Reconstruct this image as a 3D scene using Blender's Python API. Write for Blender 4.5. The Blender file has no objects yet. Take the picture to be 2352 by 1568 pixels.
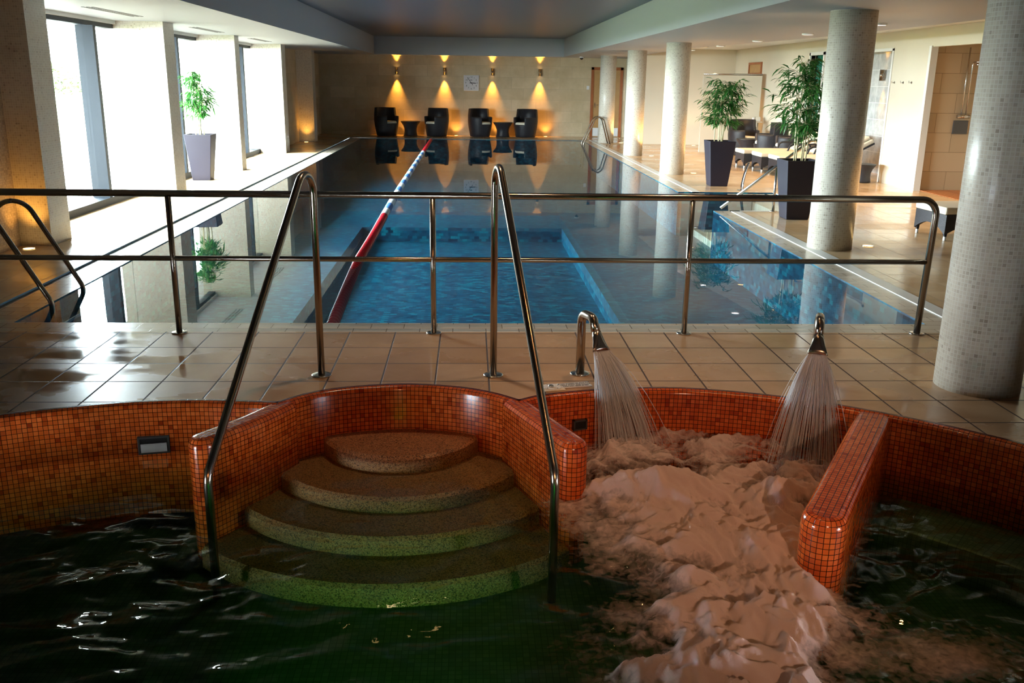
import bpy, math, random
import numpy as np
from mathutils import Vector, Matrix

S = bpy.context.scene
COL = S.collection
PI = math.pi
R = math.radians

# ------------------------------------------------------------------ camera
cam_d = bpy.data.cameras.new('camera')
cam_d.sensor_width = 36.0
cam_d.lens = 2111.2 / 2352 * 36.0
cam_d.clip_start = 0.05
cam_d.clip_end = 400
cam = bpy.data.objects.new('camera', cam_d)
COL.objects.link(cam)
_p, _y, _r = R(15.8115), R(2.7558), R(0.8110)
_f = Vector((math.sin(_y)*math.cos(_p), math.cos(_y)*math.cos(_p), -math.sin(_p)))
_rt = Vector((math.cos(_y), -math.sin(_y), 0))
_u = _rt.cross(_f)
_rx = _rt*math.cos(_r) + _u*math.sin(_r)
_uy = _u*math.cos(_r) - _rt*math.sin(_r)
cam.matrix_world = Matrix(((_rx.x, _uy.x, -_f.x, 0), (_rx.y, _uy.y, -_f.y, 0), (_rx.z, _uy.z, -_f.z, 1.78), (0, 0, 0, 1)))
S.camera = cam

# ------------------------------------------------------------------ view, world, big lights
S.view_settings.view_transform = 'Standard'
S.view_settings.look = 'None'
S.view_settings.exposure = 0.2
S.view_settings.gamma = 1.0
S.view_settings.use_curve_mapping = False
S.cycles.max_bounces = 6
S.cycles.diffuse_bounces = 2
S.cycles.glossy_bounces = 4
S.cycles.transmission_bounces = 4
S.cycles.transparent_max_bounces = 12
S.cycles.caustics_reflective = False
S.cycles.caustics_refractive = False
S.cycles.sample_clamp_indirect = 4.0

world = bpy.data.worlds.new('overcast_sky')
S.world = world
world.use_nodes = True
wbg = world.node_tree.nodes['Background']
wbg.inputs[0].default_value = (0.82, 0.93, 1.0, 1)
wbg.inputs[1].default_value = 88.0

def light(name, kind, loc, energy, color, rot=(0, 0, 0), size=None, spot=None, blend=0.5, radius=0.03):
    d = bpy.data.lights.new(name, kind)
    d.energy = energy
    d.color = color
    if kind == 'AREA':
        d.shape = 'RECTANGLE'
        d.size, d.size_y = size
    else:
        d.shadow_soft_size = radius
    if kind == 'SPOT':
        d.spot_size = spot
        d.spot_blend = blend
    o = bpy.data.objects.new(name, d)
    COL.objects.link(o)
    o.location = loc
    o.rotation_euler = rot
    return o

# sampling portals in the window openings (they add no light of their own)
for (y0, y1) in ((10.6, 14.45), (15.0, 18.7), (19.2, 23.2)):
    po = light('window_portal', 'AREA', (-5.32, (y0+y1)/2, 1.3), 1.0, (1, 1, 1), (0, R(-90), 0), (2.5, y1-y0))
    po.data.cycles.is_portal = True

# ------------------------------------------------------------------ mesh helpers
class M:
    def __init__(s):
        s.v, s.f, s.uv, s.sm = [], [], [], []
    def vert(s, p):
        s.v.append(tuple(p)); return len(s.v)-1
    def face(s, idx, uv=None, smooth=False):
        s.f.append(tuple(idx)); s.uv.append(uv); s.sm.append(smooth)
    def quad(s, a, b, c, d, uv=None, smooth=False):
        i = [s.vert(p) for p in (a, b, c, d)]
        s.face(i, uv, smooth)
    def poly(s, pts, uv=None):
        s.face([s.vert(p) for p in pts], uv)
    def box(s, x0, y0, z0, x1, y1, z1, mat=None):
        P = [Vector(p) for p in ((x0,y0,z0),(x1,y0,z0),(x1,y1,z0),(x0,y1,z0),(x0,y0,z1),(x1,y0,z1),(x1,y1,z1),(x0,y1,z1))]
        if mat is not None: P = [mat @ p for p in P]
        b = len(s.v)
        s.v += [tuple(p) for p in P]
        for q in ((3,2,1,0),(4,5,6,7),(0,1,5,4),(1,2,6,5),(2,3,7,6),(3,0,4,7)):
            s.face([b+k for k in q])
        return s
    def frustum(s, b0, t0, z0, z1, cx=0, cy=0, cap=True):
        # b0,t0 = (half x, half y) at bottom / top
        b = len(s.v)
        for (hx, hy), z in ((b0, z0), (t0, z1)):
            for sx, sy in ((-1,-1),(1,-1),(1,1),(-1,1)):
                s.v.append((cx+sx*hx, cy+sy*hy, z))
        for q in ((0,1,5,4),(1,2,6,5),(2,3,7,6),(3,0,4,7)):
            s.face([b+k for k in q])
        if cap:
            s.face([b+3,b+2,b+1,b]); s.face([b+4,b+5,b+6,b+7])
        return s
    def rings(s, rings, closed=True, cap0=False, cap1=False, smooth=True, uvs=None):
        b = len(s.v); n = len(rings[0])
        for r_ in rings: s.v += [tuple(p) for p in r_]
        for i in range(len(rings)-1):
            for j in range(n if closed else n-1):
                k = (j+1) % n
                uv = None
                if uvs: uv = (uvs(i, j), uvs(i, j+1), uvs(i+1, j+1), uvs(i+1, j))
                s.face((b+i*n+j, b+i*n+k, b+(i+1)*n+k, b+(i+1)*n+j), uv, smooth)
        if cap0: s.face([b+j for j in range(n)][::-1])
        if cap1: s.face([b+(len(rings)-1)*n+j for j in range(n)])
        return s
    def lathe(s, prof, seg=24, c=(0,0,0), cap0=True, cap1=True, smooth=True, uvm=None):
        rg = [[(c[0]+r_*math.cos(2*PI*j/seg), c[1]+r_*math.sin(2*PI*j/seg), c[2]+z) for j in range(seg)] for r_, z in prof]
        return s.rings(rg, True, cap0, cap1, smooth, uvm)
    def tube(s, pts, rad, seg=10, cap=True):
        P = [Vector(p) for p in pts]; n = len(P)
        rr = rad if isinstance(rad, (list, tuple)) else [rad]*n
        T = []
        for i in range(n):
            t = (P[min(i+1, n-1)] - P[max(i-1, 0)])
            T.append(t.normalized())
        a = Vector((0,0,1)) if abs(T[0].z) < 0.9 else Vector((1,0,0))
        N = (a - T[0]*a.dot(T[0])).normalized()
        rg = []
        for i in range(n):
            N = (N - T[i]*N.dot(T[i])).normalized()
            B = T[i].cross(N)
            rg.append([P[i] + (N*math.cos(2*PI*j/seg) + B*math.sin(2*PI*j/seg))*rr[i] for j in range(seg)])
        return s.rings(rg, True, cap, cap, True)
    def sphere(s, c, r_, seg=12, rings=8, sc=(1,1,1)):
        rg = []
        for i in range(rings+1):
            a = -PI/2 + PI*i/rings
            q = max(math.cos(a), 1e-3)
            rg.append([(c[0]+sc[0]*r_*q*math.cos(2*PI*j/seg), c[1]+sc[1]*r_*q*math.sin(2*PI*j/seg), c[2]+sc[2]*r_*math.sin(a)) for j in range(seg)])
        return s.rings(rg, True, True, True, True)

def obj(name, m, mat=None, parent=None, loc=None, bevel=0, bseg=2, flip=False):
    me = bpy.data.meshes.new(name)
    me.from_pydata(m.v, [], m.f)
    uvl = me.uv_layers.new(name='uv')
    V = m.v
    data = np.zeros(len(me.loops)*2, dtype=np.float32)
    li = 0
    for f, uv in zip(m.f, m.uv):
        if uv is not None:
            for t in uv:
                data[li] = t[0]; data[li+1] = t[1]; li += 2
        else:
            a, b, c = Vector(V[f[0]]), Vector(V[f[1]]), Vector(V[f[2]])
            nn = (b-a).cross(c-a)
            ax, ay, az = abs(nn.x), abs(nn.y), abs(nn.z)
            for k in f:
                p = V[k]
                if az >= ax and az >= ay: t = (p[0], p[1])
                elif ax >= ay: t = (p[1], p[2])
                else: t = (p[0], p[2])
                data[li] = t[0]; data[li+1] = t[1]; li += 2
    uvl.data.foreach_set('uv', data)
    me.polygons.foreach_set('use_smooth', np.array(m.sm, dtype=bool))
    me.update()
    o = bpy.data.objects.new(name, me)
    COL.objects.link(o)
    if mat is not None: me.materials.append(mat)
    if parent is not None: o.parent = parent
    if loc is not None: o.location = loc
    if bevel:
        b = o.modifiers.new('bevel', 'BEVEL'); b.width = bevel; b.segments = bseg; b.limit_method = 'ANGLE'; b.angle_limit = R(40)
        b.harden_normals = False
    return o

def tag(o, label=None, cat=None, group=None, kind=None):
    if label: o['label'] = label
    if cat: o['category'] = cat
    if group: o['group'] = group
    if kind: o['kind'] = kind
    return o

def thing(name, label, cat, loc=(0,0,0), rz=0, group=None):
    o = bpy.data.objects.new(name, None)
    o.empty_display_size = 0.1
    COL.objects.link(o)
    o.location = loc; o.rotation_euler = (0, 0, rz)
    return tag(o, label, cat, group)

def struct(name, m, mat, **kw):
    return tag(obj(name, m, mat, **kw), kind='structure')

def dup(root, loc, rz=0, label=None, group=None, scale=None):
    r_ = root.copy(); COL.objects.link(r_)
    r_.location = loc; r_.rotation_euler = (0, 0, rz)
    if label: r_['label'] = label
    if group: r_['group'] = group
    if scale: r_.scale = scale
    for ch in list(root.children):
        c = ch.copy(); COL.objects.link(c); c.parent = r_
        for g in list(ch.children):
            d = g.copy(); COL.objects.link(d); d.parent = c
    return r_

def fillet(pts, rads, n=8):
    P = [Vector(p) for p in pts]
    out = [P[0]]
    for i in range(1, len(P)-1):
        a = (P[i-1]-P[i]); b = (P[i+1]-P[i])
        la, lb = a.length, b.length
        a.normalize(); b.normalize()
        ang = a.angle(b)
        rr = rads[i-1] if isinstance(rads, (list, tuple)) else rads
        if rr <= 0 or ang > PI-1e-3:
            out.append(P[i]); continue
        t = min(rr/math.tan(ang/2), la*0.95, lb*0.95)
        rr = t*math.tan(ang/2)
        c = P[i] + (a+b).normalized()*(rr/math.sin(ang/2))
        s0 = P[i]+a*t - c; s1 = P[i]+b*t - c
        sweep = s0.angle(s1)
        ax = s0.cross(s1).normalized()
        for k in range(n+1):
            out.append(c + Matrix.Rotation(sweep*k/n, 3, ax) @ s0)
    out.append(P[-1])
    return out

# numpy noise -------------------------------------------------------
def vnoise(x, y, seed=0):
    xi = np.floor(x).astype(np.int64); yi = np.floor(y).astype(np.int64)
    xf = x-xi; yf = y-yi
    u = xf*xf*xf*(xf*(xf*6-15)+10); v = yf*yf*yf*(yf*(yf*6-15)+10)
    def h(a, b):
        n = (a*374761393 + b*668265263 + seed*1442695041) & 0x7fffffff
        n = ((n ^ (n >> 13))*1274126177) & 0x7fffffff
        n = (n ^ (n >> 16)) & 0xffff
        th = n/65535.0*2*PI
        return np.cos(th), np.sin(th)
    def dotg(a, b, dx, dy):
        gx, gy = h(a, b); return gx*dx+gy*dy
    n00 = dotg(xi, yi, xf, yf); n10 = dotg(xi+1, yi, xf-1, yf)
    n01 = dotg(xi, yi+1, xf, yf-1); n11 = dotg(xi+1, yi+1, xf-1, yf-1)
    return ((n00*(1-u)+n10*u)*(1-v) + (n01*(1-u)+n11*u)*v)*1.5
def fbm(x, y, oct=4, seed=0, gain=0.5):
    r_ = 0; a = 1
    for k in range(oct):
        r_ = r_ + a*vnoise(x*2**k, y*2**k, seed+k*17); a *= gain
    return r_

def sstep(a, b, x):
    t = np.clip((x-a)/(b-a), 0, 1); return t*t*(3-2*t)

# ------------------------------------------------------------------ materials
def newmat(name):
    m = bpy.data.materials.new(name); m.use_nodes = True
    nt = m.node_tree
    return m, nt, nt.nodes, nt.links, nt.nodes['Principled BSDF']

def plain(name, col, rough=0.5, metal=0.0, spec=0.5, noise=None, coat=0):
    m, nt, N, L, p = newmat(name)
    p.inputs['Base Color'].default_value = (*col, 1)
    p.inputs['Roughness'].default_value = rough
    p.inputs['Metallic'].default_value = metal
    p.inputs['Specular IOR Level'].default_value = spec
    if coat: p.inputs['Coat Weight'].default_value = coat
    if noise:
        sc, amt, bump = noise
        tc = N.new('ShaderNodeTexCoord'); nz = N.new('ShaderNodeTexNoise')
        nz.inputs['Scale'].default_value = sc; nz.inputs['Detail'].default_value = 4
        L.new(tc.outputs['Object'], nz.inputs['Vector'])
        mx = N.new('ShaderNodeMix'); mx.data_type = 'RGBA'
        mx.inputs['A'].default_value = (*[c*(1-amt) for c in col], 1)
        mx.inputs['B'].default_value = (*[min(1, c*(1+amt)) for c in col], 1)
        L.new(nz.outputs['Fac'], mx.inputs['Factor']); L.new(mx.outputs['Result'], p.inputs['Base Color'])
        if bump:
            b = N.new('ShaderNodeBump'); b.inputs['Strength'].default_value = bump; b.inputs['Distance'].default_value = 0.002
            L.new(nz.outputs['Fac'], b.inputs['Height']); L.new(b.outputs['Normal'], p.inputs['Normal'])
    return m

def emit(name, col, strength):
    m, nt, N, L, p = newmat(name)
    p.inputs['Base Color'].default_value = (*col, 1)
    p.inputs['Emission Color'].default_value = (*col, 1)
    p.inputs['Emission Strength'].default_value = strength
    return m

def tiles(name, ramp, mortar, size, off=(0, 0), mortar_w=0.002, rough=0.3, running=0.0, bump=0.5, coord='UV', spec=0.5, rough_noise=None, stone=None, spill=None):
    """tiles laid on a metre-scaled coordinate; ramp = [(pos, colour)...] picked per tile"""
    m, nt, N, L, p = newmat(name)
    tc = N.new('ShaderNodeTexCoord')
    mp = N.new('ShaderNodeMapping'); mp.inputs['Location'].default_value = (-off[0], -off[1], 0)
    L.new(tc.outputs[coord], mp.inputs['Vector'])
    br = N.new('ShaderNodeTexBrick')
    br.offset = running; br.offset_frequency = 2; br.squash = 1.0
    br.inputs['Scale'].default_value = 1.0
    br.inputs['Mortar Size'].default_value = mortar_w
    br.inputs['Mortar Smooth'].default_value = 0.15
    br.inputs['Bias'].default_value = 0.0
    br.inputs['Brick Width'].default_value = size[0]
    br.inputs['Row Height'].default_value = size[1]
    br.inputs['Color1'].default_value = (0, 0, 0, 1)
    br.inputs['Color2'].default_value = (1, 1, 1, 1)
    br.inputs['Mortar'].default_value = (0.5, 0.5, 0.5, 1)
    L.new(mp.outputs['Vector'], br.inputs['Vector'])
    cr = N.new('ShaderNodeValToRGB')
    els = cr.color_ramp.elements
    els[0].position, els[0].color = ramp[0][0], (*ramp[0][1], 1)
    els[1].position, els[1].color = ramp[1][0], (*ramp[1][1], 1)
    for pos, c in ramp[2:]:
        e = els.new(pos); e.color = (*c, 1)
    L.new(br.outputs['Color'], cr.inputs['Fac'])
    col = cr.outputs['Color']
    if stone:
        sc, dark = stone
        nz = N.new('ShaderNodeTexNoise'); nz.inputs['Scale'].default_value = sc; nz.inputs['Detail'].default_value = 6
        nz.inputs['Roughness'].default_value = 0.65
        L.new(tc.outputs['Object'], nz.inputs['Vector'])
        mm = N.new('ShaderNodeMix'); mm.data_type = 'RGBA'; mm.blend_type = 'MULTIPLY'
        mm.inputs['B'].default_value = (*dark, 1)
        rm = N.new('ShaderNodeMapRange'); rm.inputs['From Min'].default_value = 0.35; rm.inputs['From Max'].default_value = 0.7
        L.new(nz.outputs['Fac'], rm.inputs['Value'])
        L.new(rm.outputs['Result'], mm.inputs['Factor']); L.new(col, mm.inputs['A'])
        col = mm.outputs['Result']
    mx = N.new('ShaderNodeMix'); mx.data_type = 'RGBA'
    mx.inputs['B'].default_value = (*mortar, 1)
    L.new(br.outputs['Fac'], mx.inputs['Factor']); L.new(col, mx.inputs['A'])
    L.new(mx.outputs['Result'], p.inputs['Base Color'])
    p.inputs['Roughness'].default_value = rough
    p.inputs['Specular IOR Level'].default_value = spec
    b = N.new('ShaderNodeBump'); b.invert = True
    b.inputs['Strength'].default_value = bump; b.inputs['Distance'].default_value = 0.0015
    L.new(br.outputs['Fac'], b.inputs['Height'])
    nrm = b.outputs['Normal']
    if rough_noise:
        # wet film: smooth where the water lies, rougher and grainy where the tile has dried
        sc, r0, r1 = rough_noise
        nz = N.new('ShaderNodeTexNoise'); nz.inputs['Scale'].default_value = sc; nz.inputs['Detail'].default_value = 5
        nz.inputs['Distortion'].default_value = 0.4
        ms = N.new('ShaderNodeMapping'); ms.inputs['Scale'].default_value = (0.75, 1.4, 1)
        L.new(tc.outputs['Object'], ms.inputs['Vector']); L.new(ms.outputs['Vector'], nz.inputs['Vector'])
        rr = N.new('ShaderNodeMapRange'); rr.inputs['From Min'].default_value = 0.46; rr.inputs['From Max'].default_value = 0.54
        rr.inputs['To Min'].default_value = r0; rr.inputs['To Max'].default_value = r1
        L.new(nz.outputs['Fac'], rr.inputs['Value'])
        ra = N.new('ShaderNodeMath'); ra.operation = 'MULTIPLY_ADD'; ra.inputs[1].default_value = 0.5
        L.new(br.outputs['Fac'], ra.inputs[0]); L.new(rr.outputs['Result'], ra.inputs[2])
        L.new(ra.outputs[0], p.inputs['Roughness'])
        gr = N.new('ShaderNodeTexNoise'); gr.inputs['Scale'].default_value = 160; gr.inputs['Detail'].default_value = 2
        L.new(tc.outputs['Object'], gr.inputs['Vector'])
        b2 = N.new('ShaderNodeBump'); b2.inputs['Distance'].default_value = 0.0012
        rs = N.new('ShaderNodeMapRange'); rs.inputs['From Min'].default_value = r0; rs.inputs['From Max'].default_value = r1
        rs.inputs['To Min'].default_value = 0.12; rs.inputs['To Max'].default_value = 0.25
        L.new(rr.outputs['Result'], rs.inputs['Value']); L.new(rs.outputs['Result'], b2.inputs['Strength'])
        L.new(gr.outputs['Fac'], b2.inputs['Height']); L.new(nrm, b2.inputs['Normal'])
        nrm = b2.outputs['Normal']
    L.new(nrm, p.inputs['Normal'])
    return m

MAT = {}
MAT['deck'] = tiles('deck_tile', [(0, (.52,.32,.18)), (1, (.64,.42,.25))], (.07,.035,.02), (.33,.369), (.12,.216), .006, .3, 0, .6, 'Object', .5, (1.1, .07, .3), (3.0, (.86,.82,.76)))
MAT['deck_dry'] = tiles('deck_tile_dry', [(0, (.66,.45,.25)), (1, (.77,.55,.33))], (.30,.19,.10), (.33,.369), (.12,.216), .004, .22, 0, .5, 'Object', .5, (.6, .12, .26), (3.0, (.9,.86,.8)))
MAT['coping'] = tiles('coping_tile', [(0, (.62,.52,.40)), (1, (.80,.70,.57))], (.22,.15,.10), (.245,.125), (0,.02), .003, .2, .5, .5, 'Object')
MAT['white_edge'] = plain('white_edge_stone', (.85,.84,.80), .25)
MAT['slot'] = plain('drain_slot_dark', (.05,.045,.04), .5)
MAT['mosaic'] = tiles('pillar_mosaic', [(0, (.46,.36,.27)), (.03, (.62,.53,.42)), (.3, (.69,.60,.49)), (1, (.78,.70,.58))], (.82,.77,.68), (.024,.024), (0,0), .0022, .3, 0, .5)
MAT['mosaic_dimmed'] = tiles('dimmed_wall_mosaic', [(0, (.36,.28,.20)), (.3, (.50,.41,.31)), (1, (.62,.53,.42))], (.40,.34,.27), (.024,.024), (0,0), .002, .35, 0, .5)  # darker copy of the pillar mosaic, near-wall dimness put into the colour
MAT['orange'] = tiles('orange_mosaic', [(0, (.34,.03,.006)), (.08, (.58,.082,.012)), (.5, (.68,.115,.018)), (.92, (.76,.155,.028)), (1, (.5,.07,.015))], (.030,.009,.004), (.0262,.0262), (0,0), .0016, .16, 0, .7)
MAT['darkred'] = tiles('dark_red_edge_tile', [(0, (.09,.012,.012)), (1, (.16,.02,.016))], (.02,.008,.008), (.05,.02), (0,0), .0016, .2, 0, .4)
MAT['pooltile'] = tiles('pool_blue_tile', [(0, (.0003,.022,.060)), (.4, (.0006,.068,.135)), (.8, (.001,.115,.19)), (1, (.003,.22,.29))], (.0015,.055,.09), (.085,.05), (0,0), .002, .35, .5, .2)
MAT['stone'] = tiles('limestone_block', [(0, (.60,.48,.31)), (1, (.73,.60,.41))], (.52,.42,.28), (.80,.36), (.2,.1), .005, .55, .5, .4, 'UV', .3, None, (2.2, (.82,.78,.70)))
MAT['showertile'] = tiles('shower_stone_tile', [(0, (.50,.36,.22)), (1, (.60,.44,.28))], (.26,.18,.10), (.62,.335), (.1,.0), .004, .4, .5, .4)
MAT['marble'] = tiles('grey_marble_tile', [(0, (.62,.60,.57)), (1, (.74,.72,.69))], (.85,.83,.80), (.62,.335), (.0,.1), .006, .2, 0, .4, 'UV', .5, None, (5.0, (.62,.62,.64)))
MAT['green'] = tiles('green_mosaic', [(0, (.01,.10,.07)), (1, (.03,.20,.13))], (.05,.16,.12), (.024,.024), (0,0), .002, .2)
MAT['wall'] = plain('cream_paint', (.74,.66,.53), .6, noise=(2, .04, 0))
MAT['wall_white'] = plain('white_trim_paint', (.86,.84,.80), .5)
MAT['wall_shade'] = plain('bounce_cutting_brown', (.10,.065,.045), .5, noise=(3, .15, 0))  # dark tone invented for the near walls, to cut bounced light
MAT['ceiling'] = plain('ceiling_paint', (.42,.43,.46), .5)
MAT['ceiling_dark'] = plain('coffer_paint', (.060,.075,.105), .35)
MAT['steel'] = plain('brushed_steel', (.62,.60,.58), .2, 1.0, noise=(60, .06, 0))
MAT['steel_dark'] = plain('worn_steel', (.40,.34,.28), .22, 1.0)
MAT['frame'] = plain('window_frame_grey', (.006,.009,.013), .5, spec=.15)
MAT['planter'] = plain('planter_purple_grey', (.011,.009,.020), .45, spec=.4)
MAT['soil'] = plain('dark_soil', (.03,.02,.015), .9, noise=(40, .5, 1))
MAT['cane'] = plain('bamboo_cane', (.55,.47,.26), .5, noise=(30, .15, 0))
MAT['cushion'] = plain('cream_cushion', (.82,.72,.56), .8)
MAT['wood'] = plain('red_brown_wood', (.34,.10,.03), .4, noise=(8, .3, 0))
MAT['door'] = plain('oak_door', (.46,.26,.10), .4, noise=(6, .2, 0))
MAT['white_plastic'] = plain('white_plastic', (.80,.80,.80), .35)
MAT['black'] = plain('black_plastic', (.012,.012,.014), .4)
MAT['grey'] = plain('grey_metal_plate', (.10,.10,.11), .4, .6)
MAT['clockface'] = plain('clock_face', (.78,.74,.76), .4)
MAT['red_float'] = plain('red_lane_float', (.62,.02,.035), .35)
MAT['white_float'] = plain('white_lane_float', (.85,.86,.88), .35)
MAT['blue_float'] = plain('blue_lane_float', (.10,.25,.62), .35)
MAT['warm_lens'] = emit('warm_lamp_lens', (1, .62, .22), 8)
MAT['white_lens'] = emit('white_lamp_lens', (1, .93, .98), 8)
MAT['paving'] = plain('pale_terrace_paving', (.62,.60,.58), .8)
MAT['lawn'] = plain('lawn_grass', (.085,.10,.035), .9, noise=(.6, .35, 0))
MAT['bush'] = plain('bush_leaves', (.07,.11,.035), .7)
MAT['bark'] = plain('bark', (.12,.09,.06), .9)

def wicker(name, col):
    m, nt, N, L, p = newmat(name)
    tc = N.new('ShaderNodeTexCoord')
    br = N.new('ShaderNodeTexBrick'); br.offset = .5
    br.inputs['Scale'].default_value = 1; br.inputs['Brick Width'].default_value = .03; br.inputs['Row Height'].default_value = .011
    br.inputs['Mortar Size'].default_value = .0016; br.inputs['Mortar Smooth'].default_value = 1
    br.inputs['Color1'].default_value = (*col, 1); br.inputs['Color2'].default_value = (*[c*1.6 for c in col], 1)
    br.inputs['Mortar'].default_value = (*[c*.25 for c in col], 1)
    L.new(tc.outputs['UV'], br.inputs['Vector']); L.new(br.outputs['Color'], p.inputs['Base Color'])
    b = N.new('ShaderNodeBump'); b.invert = True; b.inputs['Strength'].default_value = .8; b.inputs['Distance'].default_value = .004
    L.new(br.outputs['Fac'], b.inputs['Height']); L.new(b.outputs['Normal'], p.inputs['Normal'])
    p.inputs['Roughness'].default_value = .45
    return m
MAT['wicker'] = wicker('dark_wicker', (.016,.015,.020))

def leafmat():
    m, nt, N, L, p = newmat('bamboo_leaf')
    tc = N.new('ShaderNodeTexCoord'); nz = N.new('ShaderNodeTexNoise'); nz.inputs['Scale'].default_value = 9
    L.new(tc.outputs['Object'], nz.inputs['Vector'])
    cr = N.new('ShaderNodeValToRGB')
    cr.color_ramp.elements[0].position = .3; cr.color_ramp.elements[0].color = (.014,.085,.016,1)
    cr.color_ramp.elements[1].position = .7; cr.color_ramp.elements[1].color = (.07,.27,.045,1)
    L.new(nz.outputs['Fac'], cr.inputs['Fac']); L.new(cr.outputs['Color'], p.inputs['Base Color'])
    p.inputs['Roughness'].default_value = .4
    tr = N.new('ShaderNodeBsdfTranslucent'); L.new(cr.outputs['Color'], tr.inputs['Color'])
    mx = N.new('ShaderNodeMixShader'); mx.inputs[0].default_value = .3
    L.new(p.outputs[0], mx.inputs[1]); L.new(tr.outputs[0], mx.inputs[2])
    L.new(mx.outputs[0], N['Material Output'].inputs['Surface'])
    return m
MAT['leaf'] = leafmat()

def terrazzo():
    m, nt, N, L, p = newmat('terrazzo_step')
    tc = N.new('ShaderNodeTexCoord'); vo = N.new('ShaderNodeTexVoronoi'); vo.inputs['Scale'].default_value = 190
    L.new(tc.outputs['Object'], vo.inputs['Vector'])
    cr = N.new('ShaderNodeValToRGB')
    cr.color_ramp.interpolation = 'CONSTANT'
    e = cr.color_ramp.elements
    e[0].position = 0; e[0].color = (.13,.065,.04,1)
    e[1].position = .22; e[1].color = (.46,.20,.09,1)
    x = e.new(.62); x.color = (.56,.30,.15,1)
    x = e.new(.86); x.color = (.32,.16,.08,1)
    sp = N.new('ShaderNodeSeparateColor'); L.new(vo.outputs['Color'], sp.inputs[0])
    L.new(sp.outputs[0], cr.inputs['Fac']); L.new(cr.outputs['Color'], p.inputs['Base Color'])
    p.inputs['Roughness'].default_value = .3
    return m
MAT['terrazzo'] = terrazzo()
MAT['spafloor'] = tiles('spa_floor_tile', [(0, (.10,.13,.09)), (1, (.17,.20,.14))], (.06,.08,.05), (.03,.03), (0,0), .002, .4)

def schlick(N, L, f0, nrm=None):
    lw = N.new('ShaderNodeLayerWeight'); lw.inputs['Blend'].default_value = .5
    pw = N.new('ShaderNodeMath'); pw.operation = 'POWER'; pw.inputs[1].default_value = 5.0
    ma = N.new('ShaderNodeMath'); ma.operation = 'MULTIPLY_ADD'; ma.inputs[1].default_value = 1-f0; ma.inputs[2].default_value = f0
    L.new(lw.outputs['Facing'], pw.inputs[0]); L.new(pw.outputs[0], ma.inputs[0])
    return lw, ma

def water(name, absorb, density, bump_scale, bump_str, bump_dist, volume=True, tint=(1,1,1)):
    m, nt, N, L, p = newmat(name)
    N.remove(p)
    lw, fr = schlick(N, L, .02)
    tr = N.new('ShaderNodeBsdfTransparent'); tr.inputs['Color'].default_value = (*tint, 1)
    gl = N.new('ShaderNodeBsdfGlossy'); gl.inputs['Roughness'].default_value = 0.0
    mx = N.new('ShaderNodeMixShader')
    L.new(fr.outputs[0], mx.inputs[0]); L.new(tr.outputs[0], mx.inputs[1]); L.new(gl.outputs[0], mx.inputs[2])
    if bump_scale:
        tc = N.new('ShaderNodeTexCoord'); nz = N.new('ShaderNodeTexNoise'); nz.inputs['Scale'].default_value = bump_scale
        nz.inputs['Detail'].default_value = 3
        L.new(tc.outputs['Object'], nz.inputs['Vector'])
        b = N.new('ShaderNodeBump'); b.inputs['Strength'].default_value = bump_str; b.inputs['Distance'].default_value = bump_dist
        L.new(nz.outputs['Fac'], b.inputs['Height'])
        L.new(b.outputs['Normal'], gl.inputs['Normal']); L.new(b.outputs['Normal'], lw.inputs['Normal'])
    out = N['Material Output']
    L.new(mx.outputs[0], out.inputs['Surface'])
    if volume:
        va = N.new('ShaderNodeVolumeAbsorption'); va.inputs['Color'].default_value = (*absorb, 1); va.inputs['Density'].default_value = density
        L.new(va.outputs[0], out.inputs['Volume'])
    return m
MAT['poolwater'] = water('pool_water', (.25,.8,1), .35, 1.5, .15, .004)
MAT['spawater'] = water('spa_water', (.20,.64,.22), 2.3, 14, .3, .004)

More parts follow.
